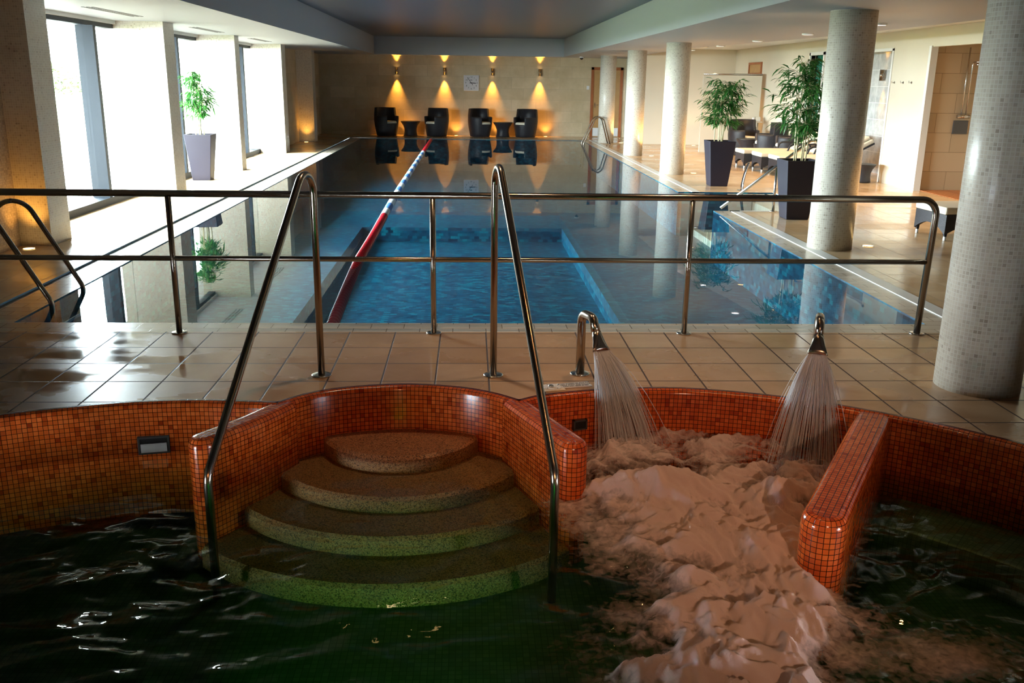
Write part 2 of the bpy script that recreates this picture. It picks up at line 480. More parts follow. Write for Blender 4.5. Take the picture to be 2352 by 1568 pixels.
def foammat():
    m, nt, N, L, p = newmat('churned_foam')
    N.remove(p)
    df = N.new('ShaderNodeBsdfDiffuse'); df.inputs['Color'].default_value = (.88,.73,.68,1); df.inputs['Roughness'].default_value = 1
    tl = N.new('ShaderNodeBsdfTranslucent'); tl.inputs['Color'].default_value = (.88,.70,.64,1)
    m1 = N.new('ShaderNodeMixShader'); m1.inputs[0].default_value = .32
    L.new(df.outputs[0], m1.inputs[1]); L.new(tl.outputs[0], m1.inputs[2])
    trn = N.new('ShaderNodeBsdfTransparent'); mixs = N.new('ShaderNodeMixShader')
    L.new(trn.outputs[0], mixs.inputs[1]); L.new(m1.outputs[0], mixs.inputs[2])
    L.new(mixs.outputs[0], N['Material Output'].inputs['Surface'])
    at = N.new('ShaderNodeAttribute'); at.attribute_name = 'cover'
    tc = N.new('ShaderNodeTexCoord'); nz = N.new('ShaderNodeTexNoise'); nz.inputs['Scale'].default_value = 30; nz.inputs['Detail'].default_value = 5
    nz.inputs['Distortion'].default_value = .6
    L.new(tc.outputs['Object'], nz.inputs['Vector'])
    ad = N.new('ShaderNodeMath'); ad.operation = 'MULTIPLY_ADD'; ad.inputs[1].default_value = .9
    L.new(nz.outputs['Fac'], ad.inputs[0]); 
    sb = N.new('ShaderNodeMath'); sb.operation = 'SUBTRACT'; sb.inputs[1].default_value = .45
    L.new(at.outputs['Fac'], sb.inputs[0]); L.new(sb.outputs[0], ad.inputs[2])
    rm = N.new('ShaderNodeMapRange'); rm.inputs['From Min'].default_value = .1; rm.inputs['From Max'].default_value = .75
    L.new(ad.outputs[0], rm.inputs['Value']); L.new(rm.outputs['Result'], mixs.inputs[0])
    n2 = N.new('ShaderNodeTexNoise'); n2.inputs['Scale'].default_value = 34; n2.inputs['Detail'].default_value = 6
    n2.inputs['Roughness'].default_value = .62
    mp = N.new('ShaderNodeMapping'); mp.inputs['Scale'].default_value = (1.5,.75,1.0); mp.inputs['Rotation'].default_value = (0,0,R(-12))
    L.new(tc.outputs['Object'], mp.inputs['Vector']); L.new(mp.outputs['Vector'], n2.inputs['Vector'])
    b = N.new('ShaderNodeBump'); b.inputs['Strength'].default_value = .5; b.inputs['Distance'].default_value = .010
    L.new(n2.outputs['Fac'], b.inputs['Height']); L.new(b.outputs['Normal'], df.inputs['Normal'])
    return m
MAT['foam'] = foammat()

def spraymat():
    m, nt, N, L, p = newmat('water_jet')
    p.inputs['Base Color'].default_value = (.95,.95,.97,1)
    p.inputs['Roughness'].default_value = .3
    tl = N.new('ShaderNodeBsdfTranslucent'); tl.inputs['Color'].default_value = (.95,.95,.97,1)
    m1 = N.new('ShaderNodeMixShader'); m1.inputs[0].default_value = .45
    L.new(p.outputs[0], m1.inputs[1]); L.new(tl.outputs[0], m1.inputs[2])
    tr = N.new('ShaderNodeBsdfTransparent'); mx = N.new('ShaderNodeMixShader'); mx.inputs[0].default_value = .22
    L.new(m1.outputs[0], mx.inputs[1]); L.new(tr.outputs[0], mx.inputs[2])
    L.new(mx.outputs[0], N['Material Output'].inputs['Surface'])
    return m
MAT['spray'] = spraymat()

def glassmat():
    m, nt, N, L, p = newmat('window_glass')
    N.remove(p)
    lw, fr = schlick(N, L, .04)
    tr = N.new('ShaderNodeBsdfTransparent'); tr.inputs['Color'].default_value = (.95,.98,.97,1)
    gl = N.new('ShaderNodeBsdfGlossy'); gl.inputs['Roughness'].default_value = 0
    mx = N.new('ShaderNodeMixShader')
    L.new(fr.outputs[0], mx.inputs[0]); L.new(tr.outputs[0], mx.inputs[1]); L.new(gl.outputs[0], mx.inputs[2])
    L.new(mx.outputs[0], N['Material Output'].inputs['Surface'])
    return m
MAT['glass'] = glassmat()

# ================================================================== THE SETTING
# spa outline at deck level, left to right (the lobes of the spa pool)
def catmull(P, n=10):
    P = [np.array(p, float) for p in P]
    Q = [2*P[0]-P[1]] + P + [2*P[-1]-P[-2]]
    out = []
    for i in range(1, len(Q)-2):
        for k in range(n):
            t = k/n
            out.append(0.5*((2*Q[i]) + (-Q[i-1]+Q[i+1])*t + (2*Q[i-1]-5*Q[i]+4*Q[i+1]-Q[i+2])*t*t + (-Q[i-1]+3*Q[i]-3*Q[i+1]+Q[i+2])*t**3))
    out.append(P[-1])
    return out
LOBE = [
    catmull([(-4.6,2.3),(-4.1,3.55),(-3.3,4.42),(-2.53,4.80),(-2.2,4.92),(-1.9,5.0),(-1.56,5.03),(-1.3,5.01),(-1.09,4.985)]),
    catmull([(-1.09,4.985),(-.93,5.15),(-.72,5.255),(-.39,5.31),(-.08,5.255),(.12,5.155),(.285,5.01)]),
    catmull([(.285,5.01),(.46,5.115),(.80,5.205),(1.11,5.235),(1.37,5.215),(1.74,5.11),(2.06,4.965),(2.32,4.80)]),
    catmull([(2.32,4.80),(2.56,4.62),(2.72,4.47),(2.87,4.32),(3.25,3.85),(3.6,3.1),(3.75,2.2)]),
]
OUT = [tuple(p) for p in LOBE[0]]
for l_ in LOBE[1:]: OUT += [tuple(p) for p in l_[1:]]

WZ = -0.31          # spa water level
SF = -0.68          # spa floor
NEAR = 6.8          # near edge of the big pool
FAR = 29.5
PL, PR = -3.40, 3.56

# --- floor: near wet deck, between spa and pool
m = M()
prev = (-5.0, OUT[0][1])
for a, b in zip(OUT[:-1], OUT[1:]):
    m.quad((a[0],a[1],0), (b[0],b[1],0), (b[0],6.53,0), (a[0],6.53,0))
m.quad((-7,-3,0), (-4.6,-3,0), (-4.6,6.53,0), (-7,6.53,0))
m.quad((3.75,-3,0), (9.6,-3,0), (9.6,6.53,0), (3.75,6.53,0))
m.quad((-4.6,-3,0), (3.75,-3,0), (3.75,1.0,0), (-4.6,1.0,0))
m.quad((-4.6,1.0,0),(-4.6,1.0,-1),(3.75,1.0,-1),(3.75,1.0,0))
struct('floor', m, MAT['deck'])
# --- floor around the pool
m = M()
m.quad((-6.2,6.53,0), (-3.77,6.53,0), (-3.77,31.7,0), (-6.2,31.7,0))
m.quad((-3.77,29.86,0), (3.94,29.86,0), (3.94,31.7,0), (-3.77,31.7,0))
m.quad((3.94,6.53,0), (9.6,6.53,0), (9.6,13.3,0), (3.94,13.3,0))
m.quad((5.2,13.3,0), (9.6,13.3,0), (9.6,15.65,0), (5.2,15.65,0))
m.quad((3.94,15.65,0), (9.6,15.65,0), (9.6,31.7,0), (3.94,31.7,0))
struct('floor_pool_side', m, MAT['deck_dry'])
# --- coping of small tiles round the pool
m = M()
cz = -0.004
m.quad((-3.70,6.53,cz),(3.80,6.53,cz),(3.80,NEAR,cz),(-3.70,NEAR,cz))
m.quad((-3.70,NEAR,cz),(PL,NEAR,cz),(PL,FAR,cz),(-3.70,FAR,cz))
m.quad((-3.70,FAR,cz),(3.80,FAR,cz),(3.80,29.8,cz),(-3.70,29.8,cz))
m.quad((PR,NEAR,cz),(3.80,NEAR,cz),(3.80,13.3,cz),(PR,13.3,cz))
m.quad((PR,15.65,cz),(3.80,15.65,cz),(3.80,FAR,cz),(PR,FAR,cz))
struct('trim_1', m, MAT['coping'])
m = M()
m.quad((-3.77,6.53,-.02),(-3.70,6.53,-.02),(-3.70,29.86,-.02),(-3.77,29.86,-.02))
m.quad((-3.77,29.8,-.02),(3.94,29.8,-.02),(3.94,29.86,-.02),(-3.77,29.86,-.02))
m.quad((-3.77,6.53,-.02),(-3.77,6.53,0),(-3.77,29.86,0),(-3.77,29.86,-.02))
m.quad((-3.77,29.86,-.02),(3.94,29.86,-.02),(3.94,29.86,0),(-3.77,29.86,0))
struct('trim_2', m, MAT['slot'])
m = M()
m.box(3.80,6.53,-.05,3.94,13.3,.003); m.box(3.80,15.65,-.05,3.94,29.86,.003)
m.box(3.80,13.22,-.05,5.2,13.30,.003)
struct('trim_3', m, MAT['white_edge'])
# --- pool basin
m = M()
ZS, ZD = -.75, -1.0
PX0, PX1, PY1 = -1.9, 1.65, 16.35
W0 = -.004
m.quad((PL,NEAR,ZS),(PX0,NEAR,ZS),(PX0,FAR,ZS),(PL,FAR,ZS))
m.quad((PX1,NEAR,ZS),(PR,NEAR,ZS),(PR,FAR,ZS),(PX1,FAR,ZS))
m.quad((PX0,PY1,ZS),(PX1,PY1,ZS),(PX1,FAR,ZS),(PX0,FAR,ZS))
m.quad((PX0,NEAR,ZD),(PX1,NEAR,ZD),(PX1,PY1,ZD),(PX0,PY1,ZD))
m.quad((PX0,PY1,ZD),(PX1,PY1,ZD),(PX1,PY1,ZS),(PX0,PY1,ZS))
m.quad((PX1,NEAR,ZD),(PX1,NEAR,ZS),(PX1,PY1,ZS),(PX1,PY1,ZD))
m.quad((PX0,NEAR,ZD),(PX0,PY1,ZD),(PX0,PY1,ZS),(PX0,NEAR,ZS))
m.quad((PL,NEAR,ZS),(PL,FAR,ZS),(PL,FAR,W0),(PL,NEAR,W0))
m.quad((PL,FAR,ZS),(PR,FAR,ZS),(PR,FAR,W0),(PL,FAR,W0))
m.quad((PL,NEAR,W0),(PR,NEAR,W0),(PR,NEAR,ZD),(PL,NEAR,ZD))
m.quad((PR,NEAR,ZS),(PR,NEAR,W0),(PR,13.3,W0),(PR,13.3,ZS))
m.quad((PR,15.65,ZS),(PR,15.65,W0),(PR,FAR,W0),(PR,FAR,ZS))
# recess with entry steps
m.quad((PR,13.3,ZS),(PR,13.3,W0),(5.2,13.3,W0),(5.2,13.3,ZS))
m.quad((PR,15.65,ZS),(5.2,15.65,ZS),(5.2,15.65,W0),(PR,15.65,W0))
m.quad((5.2,13.3,ZS),(5.2,13.3,W0),(5.2,15.65,W0),(5.2,15.65,ZS))
m.quad((PR,13.3,ZS),(5.2,13.3,ZS),(5.2,15.65,ZS),(PR,15.65,ZS))
m.quad((PR,15.65,W0),(5.2,15.65,W0),(5.2,15.65,.0),(PR,15.65,.0))
struct('pool_basin', m, MAT['pooltile'])
m = M(); m.box(-6.2,-3,-1.35,9.7,32,-1.25); struct('sky_block_slab', m, MAT['slot'])  # unseen slab added under the building to block the sky below
m = M()
for i, z in enumerate((-.16,-.32,-.48,-.64)):
    m.box(4.85-.33*i, 13.32, ZS-.05, 5.19, 15.63, z)
struct('pool_entry_steps', m, MAT['coping'])

# --- pool water
m = M()
wz = -.012
m.quad((PL,NEAR,wz),(PR,NEAR,wz),(PR,FAR,wz),(PL,FAR,wz))
m.quad((PR,13.3,wz),(5.2,13.3,wz),(5.2,15.65,wz),(PR,15.65,wz))
tag(obj('pool_water', m, water('pool_water_surface', (1,1,1), 0, 1.6, .10, .004, volume=False, tint=(.80,.96,1.0))),
    'still blue water filling the long swimming pool, mirroring the room', 'water', kind='stuff')

# --- spa walls: curved mosaic with bullnose, and the dark red edging in the deck
def sweep_wall(path, prof, m):
    P = [Vector((p[0], p[1], 0)) for p in path]
    n = len(P); s_ = [0]
    for i in range(1, n): s_.append(s_[-1]+(P[i]-P[i-1]).length)
    pl = [0]
    for i in range(1, len(prof)): pl.append(pl[-1]+math.hypot(prof[i][0]-prof[i-1][0], prof[i][1]-prof[i-1][1]))
    rg = []
    for d, z in prof:
        row = []
        for i in range(n):
            t = (P[min(i+1,n-1)]-P[max(i-1,0)]).normalized()
            nn = Vector((t.y, -t.x, 0))
            row.append(P[i]+nn*d+Vector((0,0,z)))
        rg.append(row)
    m.rings(rg[::-1], False, smooth=True, uvs=lambda i, j: (s_[min(j, n-1)], -pl[len(prof)-1-i]))
bull = [(-.006,.001),(.008,0),(.018,-.004),(.026,-.013),(.030,-.028),(.030,-.9)]
m = M()
for l_ in LOBE: sweep_wall(l_, bull, m)
struct('spa_wall', m, MAT['orange'])
m = M()
for l_ in LOBE: sweep_wall(l_, [(-.026,.002),(-.006,.002)], m)
struct('trim_4', m, MAT['darkred'])
m = M()
m.quad((-5,.9,SF),(4,.9,SF),(4,5.6,SF),(-5,5.6,SF))
struct('spa_floor', m, MAT['spafloor'])
# seat ledges under water along the left and right lobes
m = M()
for l_ in (LOBE[3],): sweep_wall(l_, [(.03,-.47),(.40,-.47),(.42,-.49),(.42,SF)], m)
struct('spa_seat_ledge', m, MAT['spafloor'])

def divider(name, pts, hw, label):
    P = [Vector((x, y, 0)) for x, y in pts]
    left, right = [], []
    for i, p in enumerate(P):
        t = (P[min(i+1,len(P)-1)]-P[max(i-1,0)]).normalized()
        n_ = Vector((-t.y, t.x, 0))
        left.append((p, n_)); right.append((p, -n_))
    t = (P[-1]-P[-2]).normalized(); n_ = Vector((-t.y, t.x, 0))
    base = []
    # (centre, direction, full radius)
    for p, d in right: base.append((p, d))
    K = 12
    e = P[-1]
    end = []
    for k in range(1, K):
        a = PI*k/K
        end.append((e, (-n_*math.cos(a) + t*math.sin(a))))
    ring = base + end + left[::-1]
    prof = [(0,-.9),(0,-.045),(.006,-.024),(.016,-.010),(.030,-.004),(.045,-.002)]
    us = [0]
    f0 = [c+d*hw for c, d in ring]
    for i in range(1, len(f0)): us.append(us[-1]+(f0[i]-f0[i-1]).length)
    vs = [-.9,-.045,-.022,-.006,.010,.026]
    rows = [[c+d*(hw-ins)+Vector((0,0,z)) for c, d in ring] for ins, z in prof]
    m = M()
    m.rings(rows, False, smooth=True, uvs=lambda i, j: (us[j], vs[i]))
    # top, laid in courses along the divider
    top = rows[-1]
    d0 = (P[-1]-P[0]).normalized(); c0 = Vector((-d0.y, d0.x, 0))
    nb = len(P)
    for i in range(nb-1):
        q = [top[i], top[i+1], top[len(top)-2-i], top[len(top)-1-i]]
        q = [q[3], q[2], q[1], q[0]]
        m.quad(*q, uv=[((x-P[0]).dot(d0), (x-P[0]).dot(c0)) for x in q])
    q = [top[k] for k in range(nb-1, nb-1+K+1)]
    m.poly(q, uv=[((x-P[0]).dot(d0), (x-P[0]).dot(c0)) for x in q])
    return tag(obj(name, m, MAT['orange']), label, 'divider wall', 'mosaic divider walls of the spa')
divider('spa_divider_wall', catmull([(-1.055,5.03),(-1.11,4.92),(-1.21,4.74),(-1.375,4.50)], 5), .075, 'rounded orange mosaic divider wall left of the spa entry steps')
divider('spa_divider_wall', catmull([(.265,5.05),(.32,4.92),(.42,4.69),(.535,4.43)], 5), .078, 'rounded orange mosaic divider wall between the entry steps and the foaming water')
divider('spa_divider_wall', catmull([(2.325,4.86),(2.25,4.735),(1.95,4.24),(1.545,3.575)], 5), .098, 'long wet orange mosaic divider wall right of the foaming water')

# --- spa entry steps of terrazzo, widening down into the water
def seg_hit(c, d, a, b):
    # distance along d from c to segment ab
    den = d[0]*(b[1]-a[1]) - d[1]*(b[0]-a[0])
    if abs(den) < 1e-9: return None
    t = ((a[0]-c[0])*(b[1]-a[1]) - (a[1]-c[1])*(b[0]-a[0]))/den
    u = ((a[0]-c[0])*d[1] - (a[1]-c[1])*d[0])/den
    if t > 0 and -1e-6 <= u <= 1+1e-6: return t
    return None
SC = (-.41, 5.33)
wallB = [(-1.30,4.50),(-1.135,4.74),(-1.03,4.95)] + [tuple(p) for p in LOBE[1]] + [(.24,4.93),(.345,4.69),(.46,4.43)]
m = M()
for Rk, zt in ((.49,-.273),(.81,-.374),(1.09,-.461),(1.38,-.562)):
    ring = []
    for k in range(73):
        a = PI + PI*k/72
        d = (math.cos(a), math.sin(a))
        r_ = Rk
        for p, q in ((LOBE[1][0], LOBE[1][0]),):
            pass
        ring.append((SC[0]+r_*d[0], SC[1]+r_*d[1], d))
    def clampx(x, y):
        # keep the steps between the two divider walls
        y2 = min(max(y, 4.3), 5.31)
        xl = np.interp(y2, [4.3,4.5,4.74,4.95,5.15,5.255,5.31], [-1.39,-1.30,-1.135,-1.03,-.93,-.72,-.39])
        xr = np.interp(y2, [4.3,4.43,4.69,4.93,5.155,5.255,5.31], [.50,.46,.345,.24,.12,-.08,-.39])
        if y < 4.3: xl -= .55*(4.3-y); xr += .45*(4.3-y)
        return min(max(x, xl-.03), xr+.03)
    top, lip, bot, cen = [], [], [], []
    for x, y, d in ring:
        x2 = clampx(x, y)
        top.append((x2-.02*d[0], y-.02*d[1], zt)); lip.append((x2, y, zt-.018)); bot.append((x2, y, SF))
    m.rings([bot, lip, top], False, smooth=False)
    m.poly(top)
struct('spa_entry_steps', m, MAT['terrazzo'])

# --- walls, ceiling -------------------------------------------------
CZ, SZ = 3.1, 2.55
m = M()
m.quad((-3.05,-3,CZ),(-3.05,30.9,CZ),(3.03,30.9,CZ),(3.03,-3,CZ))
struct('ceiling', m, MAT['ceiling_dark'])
m = M()
m.box(-6.3,-3,SZ,-3.05,31.7,3.3)
struct('ceiling_left_soffit', m, MAT['ceiling'])
m = M()
pts = [(3.03,-3),(6.0,-3),(6.0,12),(5.82,15.9),(5.5,18.3),(5.0,21.5),(4.97,28.2),(5.3,31.7),(3.03,31.7)]
m.poly([(x,y,SZ) for x,y in pts][::-1])
for a, b in zip(pts, pts[1:]+pts[:1]): m.quad((*a,SZ),(*b,SZ),(*b,3.3),(*a,3.3))
struct('ceiling_right_soffit', m, MAT['ceiling'])
m = M()
m.box(-3.05,30.9,SZ,3.03,31.7,3.3)
struct('ceiling_end_beam', m, MAT['ceiling'])
m = M()
m.quad((4.9,-3,2.76),(4.9,28.3,2.76),(9.7,28.3,2.76),(9.7,-3,2.76))
struct('ceiling_right_bay', m, MAT['wall_white'])

m = M(); m.box(-6.3,31.7,-.1,5.35,32.0,3.3); struct('wall_far', m, MAT['stone'])
m = M(); m.box(5.2,28.2,-.1,9.7,28.4,3.0); m.box(5.2,28.4,-.1,5.4,31.7,3.0); struct('wall_far_right_bay', m, MAT['wall'])
m = M(); m.box(-7.2,-3.2,-1.1,9.8,-3.0,3.3); struct('wall_back', m, MAT['wall_shade'])
# right wall with openings for shower, marble niche, green doorway
m = M()
m.box(7.9,-3,0,8.0,11.5,2.9); struct('wall_right_near', m, MAT['wall_shade'])
m = M()
for y0, y1, z0 in ((11.5,13.2,0),(13.2,16.2,2.44),(16.2,17.6,0),(17.6,21.02,2.44),(21.02,21.12,0),(21.12,21.92,2.44),(21.92,28.2,0)):
    m.box(7.9,y0,z0,8.0,y1,2.9)
struct('wall_right', m, MAT['wall'])
m = M()
m.box(8.0,16.2,0,9.6,16.3,2.9)
m.box(9.5,13.2,0,9.6,16.2,2.9); m.box(8.0,13.1,0,9.6,13.2,2.9)
m.quad((8.0,13.2,2.5),(8.0,16.2,2.5),(9.5,16.2,2.5),(9.5,13.2,2.5))
struct('wall_shower', m, MAT['showertile'])
m = M(); m.box(8.0,13.2,-.02,9.5,16.2,.012); struct('floor_shower', m, tiles('red_wood_decking', [(0,(.40,.13,.035)),(1,(.50,.18,.05))], (.10,.03,.01), (.12,4.0), (0,0), .006, .4, 0, .5))
m = M()
m.box(8.62,17.5,0,8.72,21.1,2.7); m.box(8.0,17.5,0,8.62,17.6,2.7); m.box(8.0,21.02,0,8.62,21.1,2.7)
m.quad((8.0,17.6,2.5),(8.0,21.02,2.5),(8.62,21.02,2.5),(8.62,17.6,2.5))
struct('wall_marble_niche', m, MAT['marble'])
m = M(); m.box(8.05,21.1,0,8.1,21.95,2.5); struct('wall_green_niche', m, MAT['green'])
m = M(); m.box(9.6,13,-.1,9.7,28.4,3.0); m.box(8.0,-3,-.1,8.1,13.1,3.0); struct('wall_right_light_stop', m, MAT['wall'])  # unseen backing added to stop sky light leaking in at the right
m = M()
m.box(7.87,21.92,0,7.99,21.99,2.5); m.box(7.87,21.05,0,7.99,21.12,2.5); m.box(7.87,21.05,2.44,7.99,21.99,2.51)
m.box(7.88,16.13,0,8.0,16.215,2.46)
m.box(7.885,17.6,0,8.0,17.66,2.46)
m.box(7.885,17.6,2.42,8.0,21.0,2.47)
struct('trim_5', m, MAT['wall_white'])

# left wall: solid near part, glazed bays, solid far part
m = M()
m.box(-5.0,-3,-.1,-4.83,10.05,SZ)
struct('wall_left', m, MAT['mosaic_dimmed'])
m = M()
m.box(-5.5,23.7,-.1,-4.95,27.6,SZ); m.box(-5.5,28.1,-.1,-4.95,31.7,SZ)
struct('wall_left_far', m, MAT['stone'])
m = M()
for y0, y1 in ((10.5,14.45),(14.95,18.7),(19.1,23.2)):
    m.box(-5.42,y0,2.50,-5.18,y1,SZ)
struct('wall_left_lintel', m, MAT['wall_white'])

PILLARS = [(10.05,10.55,'square mosaic pillar nearest the camera, lit orange from below by a floor light'),
           (14.45,14.95,'square mosaic pillar just in front of the bamboo planter by the windows'),
           (18.7,19.05,'square mosaic pillar just behind the bamboo planter by the windows'),
           (23.2,23.7,'square mosaic pillar at the far end of the window wall'),
           (27.6,28.1,'square mosaic pillar near the far wall, lit orange from below')]
for y0, y1, lab in PILLARS:
    m = M(); m.box(-5.45,y0,0,-4.5,y1,SZ)
    tag(obj('mosaic_pillar', m, MAT['mosaic']), lab, 'pillar', 'square mosaic pillars along the windows')

# windows
for k, (y0, y1, ym) in enumerate(((10.55,14.45,13.52),(14.95,18.7,17.25),(19.05,23.2,22.1))):
    w = tag(bpy.data.objects.new('window_%d' % (k+1), None), kind='structure')
    COL.objects.link(w)
    w.location = (-5.28, (y0+y1)/2, 0)
    oy = (y0+y1)/2
    m = M()
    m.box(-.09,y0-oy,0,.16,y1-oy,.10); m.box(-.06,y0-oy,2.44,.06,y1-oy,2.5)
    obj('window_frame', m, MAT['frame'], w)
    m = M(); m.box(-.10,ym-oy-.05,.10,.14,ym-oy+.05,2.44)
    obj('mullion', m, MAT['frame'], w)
    m = M(); m.box(-.004,y0-oy,.10,.004,y1-oy,2.44)
    obj('glass_pane', m, MAT['glass'], w)

# outdoors
m = M(); m.quad((-10.6,-20,-.06),(-5.3,-20,-.06),(-5.3,80,-.06),(-10.6,80,-.06)); struct('terrace', m, MAT['paving'])
m = M(); m.quad((-90,-20,-.07),(-10.6,-20,-.07),(-10.6,120,-.07),(-90,120,-.07)); tag(obj('lawn', m, MAT['lawn']), 'sunlit green lawn seen through the first window', 'lawn', kind='stuff')
def tree(x, y, h, w, seed, lab):
    rnd = random.Random(seed)
    t = thing('garden_tree', lab, 'tree', (x, y, -.07), 0, 'trees beyond the lawn')
    m = M()
    m.tube([(0,0,0),(.05,.05,h*.3),(0,.1,h*.6)], [.14,.11,.06], 8)
    for k in range(6):
        a = rnd.random()*6.3
        m.tube([(0,.05,h*(.25+.06*k)),(math.cos(a)*w*.4,math.sin(a)*w*.4,h*(.5+.07*k))], [.05,.02], 6)
    obj('trunk', m, MAT['bark'], t)
    m = M()
    for k in range(900):
        a = rnd.random()*2*PI; c = rnd.uniform(-1,1); q = rnd.random()**.4
        p = Vector((w*.5*q*math.cos(a)*math.sqrt(1-c*c), w*.5*q*math.sin(a)*math.sqrt(1-c*c), h*.62+h*.38*q*c))
        d1 = Vector((rnd.uniform(-1,1),rnd.uniform(-1,1),rnd.uniform(-1,1))).normalized()*.16
        d2 = d1.orthogonal().normalized()*.09
        m.quad(p-d1,p-d2,p+d1,p+d2)
    obj('foliage', m, MAT['bush'], t)
tree(-25.5,61,2.6,4.2,1,'pale leafy garden tree beyond the lawn, left of the first window mullion')
tree(-22.0,66,2.2,2.6,2,'small bushy garden tree beyond the lawn, behind the first window mullion')

# ================================================================== COLUMNS
def column(x, y, r_, zt, lab):
    seg = 48
    m = M()
    zs = [0, zt]
    rg = [[(r_*math.cos(2*PI*j/seg), r_*math.sin(2*PI*j/seg), z) for j in range(seg)] for z in zs]
    circ = round(2*PI*r_/.024)*.024
    m.rings(rg, True, True, True, True, uvs=lambda i, j: (circ*j/seg, zs[i]))
    o = obj('mosaic_column', m, MAT['mosaic'], loc=(x, y, 0))
    return tag(o, lab, 'column', 'round mosaic columns')
column(3.14,5.28,.245,SZ,'round mosaic column at the right edge, nearest the camera, in shadow')
column(4.10,10.22,.245,SZ,'large round mosaic column standing just right of the near bamboo planter')
column(4.13,18.9,.245,SZ,'round mosaic column left of the farther bamboo planter')
column(4.16,23.75,.24,SZ,'round mosaic column second from the far wall')
column(4.16,28.65,.24,SZ,'round mosaic column farthest away, in front of the wooden door')

# ================================================================== LAMPS
AMBER = (1.0, .46, .07)
WARM = (1.0, .62, .30)
# far wall up/down sconces
def sconce(name, loc, lab, power, rz=0, grp='up and down sconces on the far wall', col=AMBER):
    t = thing(name, lab, 'wall lamp', loc, rz, grp)
    m = M()
    pr = [(.045,-.11),(.045,.11),(.040,.11),(.040,-.11)]
    m.lathe([(.040,-.10),(.046,-.11),(.046,.11),(.040,.10)], 20, (0,-.075,0), True, True)
    obj('lamp_body', m, MAT['steel_dark'], t)
    m = M(); m.box(-.025,-.035,-.05,.025,0,.05); obj('wall_bracket', m, MAT['steel_dark'], t)
    m = M(); m.lathe([(.034,.1012),(.034,.1022)], 16, (0,-.075,0)); obj('upper_lens', m, MAT['warm_lens'], t)
    m = M(); m.lathe([(.034,-.1022),(.034,-.1012)], 16, (0,-.075,0)); obj('lower_lens', m, MAT['warm_lens'], t)
    c, s_ = math.cos(rz), math.sin(rz)
    for sg, pw in ((1, power*.75), (-1, power)):
        px_, py_ = (.13*s_, -.13*c)
        light('sconce_light', 'SPOT', (loc[0]+px_*.75, loc[1]+py_*.75, loc[2]+.115*sg), pw, col, (PI if sg > 0 else 0, 0, 0), spot=R(54), blend=1.0, radius=.02)
for x, lab in ((-2.40,'steel up and down wall sconce, leftmost of four on the far wall'),
               (-.83,'steel up and down wall sconce, second from left on the far wall'),
               (.75,'steel up and down wall sconce just right of the clock'),
               (2.32,'steel up and down wall sconce, rightmost of four on the far wall')):
    sconce('wall_sconce', (x,31.7,2.06), lab, 260)
sconce('wall_sconce', (8.62,19.5,2.0), 'steel wall sconce glowing on the grey marble niche', 60, R(-90), 'sconce in the marble niche')

# floor uplights
def uplight(x, y, lab, grp, power, aim, col=WARM, spot=85, rad=.07, lens='warm_lens'):
    t = thing('floor_uplight', lab, 'floor light', (x,y,0), 0, grp)
    m = M(); m.lathe([(rad,.001),(rad,.005),(rad-.012,.006)], 24, cap0=False, cap1=False); obj('ring', m, MAT['steel'], t)
    m = M(); m.lathe([(rad-.012,.001),(rad-.012,.0055)], 24, cap0=False); obj('lens', m, MAT[lens], t)
    o = light('uplight_light', 'SPOT', (x,y,.03), power, col, (0,0,0), spot=R(spot), blend=.9, radius=.04)
    o.rotation_euler = Vector(aim).to_track_quat('-Z','Y').to_euler()
uplight(-4.66,9.85,'round floor light in front of the nearest mosaic pillar','floor lights by the pillars',22,(0,.12,1),AMBER)
uplight(-4.72,27.40,'round floor light in front of the far mosaic pillar','floor lights by the pillars',25,(0,.15,1),AMBER)
for x, y, w in ((4.60,10.33,'beside the large column near the bamboo planter'),(4.61,19.0,'beside the column left of the farther bamboo planter'),
             (4.60,23.5,'beside the column second from the far wall'),(4.63,28.6,'beside the farthest column')):
    uplight(x, y, 'round white floor light '+w, 'floor lights beside the columns', 60, (-.20,-.04,1), (1,.55,.20), 80)
uplight(6.67,27.7,'round floor light at the foot of the cream wall','floor lights by the cream wall',20,(0,.12,1),(1,.65,.3))
for x, w in ((-2.05,'between the leftmost armchair and its side table'),(-.45,'right of the second armchair'),(.95,'beside the third armchair'),(2.55,'right of the rightmost armchair')):
    uplight(x, 31.52, 'amber floor light at the far wall, '+w, 'amber floor lights along the far wall', 18, (0,.12,1), (1,.42,.08), 120)

# ceiling downlights
def downlight(x, y, z, lab, grp, power, col, lens, spot=110, rad=.075):
    t = thing('ceiling_downlight', lab, 'ceiling light', (x,y,z), 0, grp)
    m = M(); m.lathe([(rad,-.002),(rad,-.021),(rad+.014,-.022),(rad+.018,0)], 24, cap0=False, cap1=False); obj('ring', m, MAT['wall_white'], t)
    m = M(); m.lathe([(rad,-.004),(rad,-.003)], 24, cap1=False); obj('lens', m, MAT[lens], t)
    light('downlight_light', 'SPOT', (x,y,z-.03), power, col, (0,0,0), spot=R(spot), blend=.8, radius=.06)
for y in (12.2,14.8,17.4,19.95,22.6):
    downlight(5.24, y, SZ, 'round white ceiling downlight in the lowered ceiling above the columns', 'downlights over the column row', 22, (1,.86,.72), 'white_lens')
for y in (13.5,16,18.5,21,23.5,26):
    downlight(6.4, y, 2.76, 'round warm ceiling downlight above the lounger area', 'downlights over the lounger area', 190, (1,.62,.28), 'warm_lens', 120)
for x, y in ((1.25,4.3),(1.15,3.2)):  # unseen lamps added to light the orange tiles
    downlight(x, y, CZ, 'unseen round warm ceiling downlight added above the spa', 'added downlights over the spa', 34, (1,.46,.18), 'warm_lens', 62)
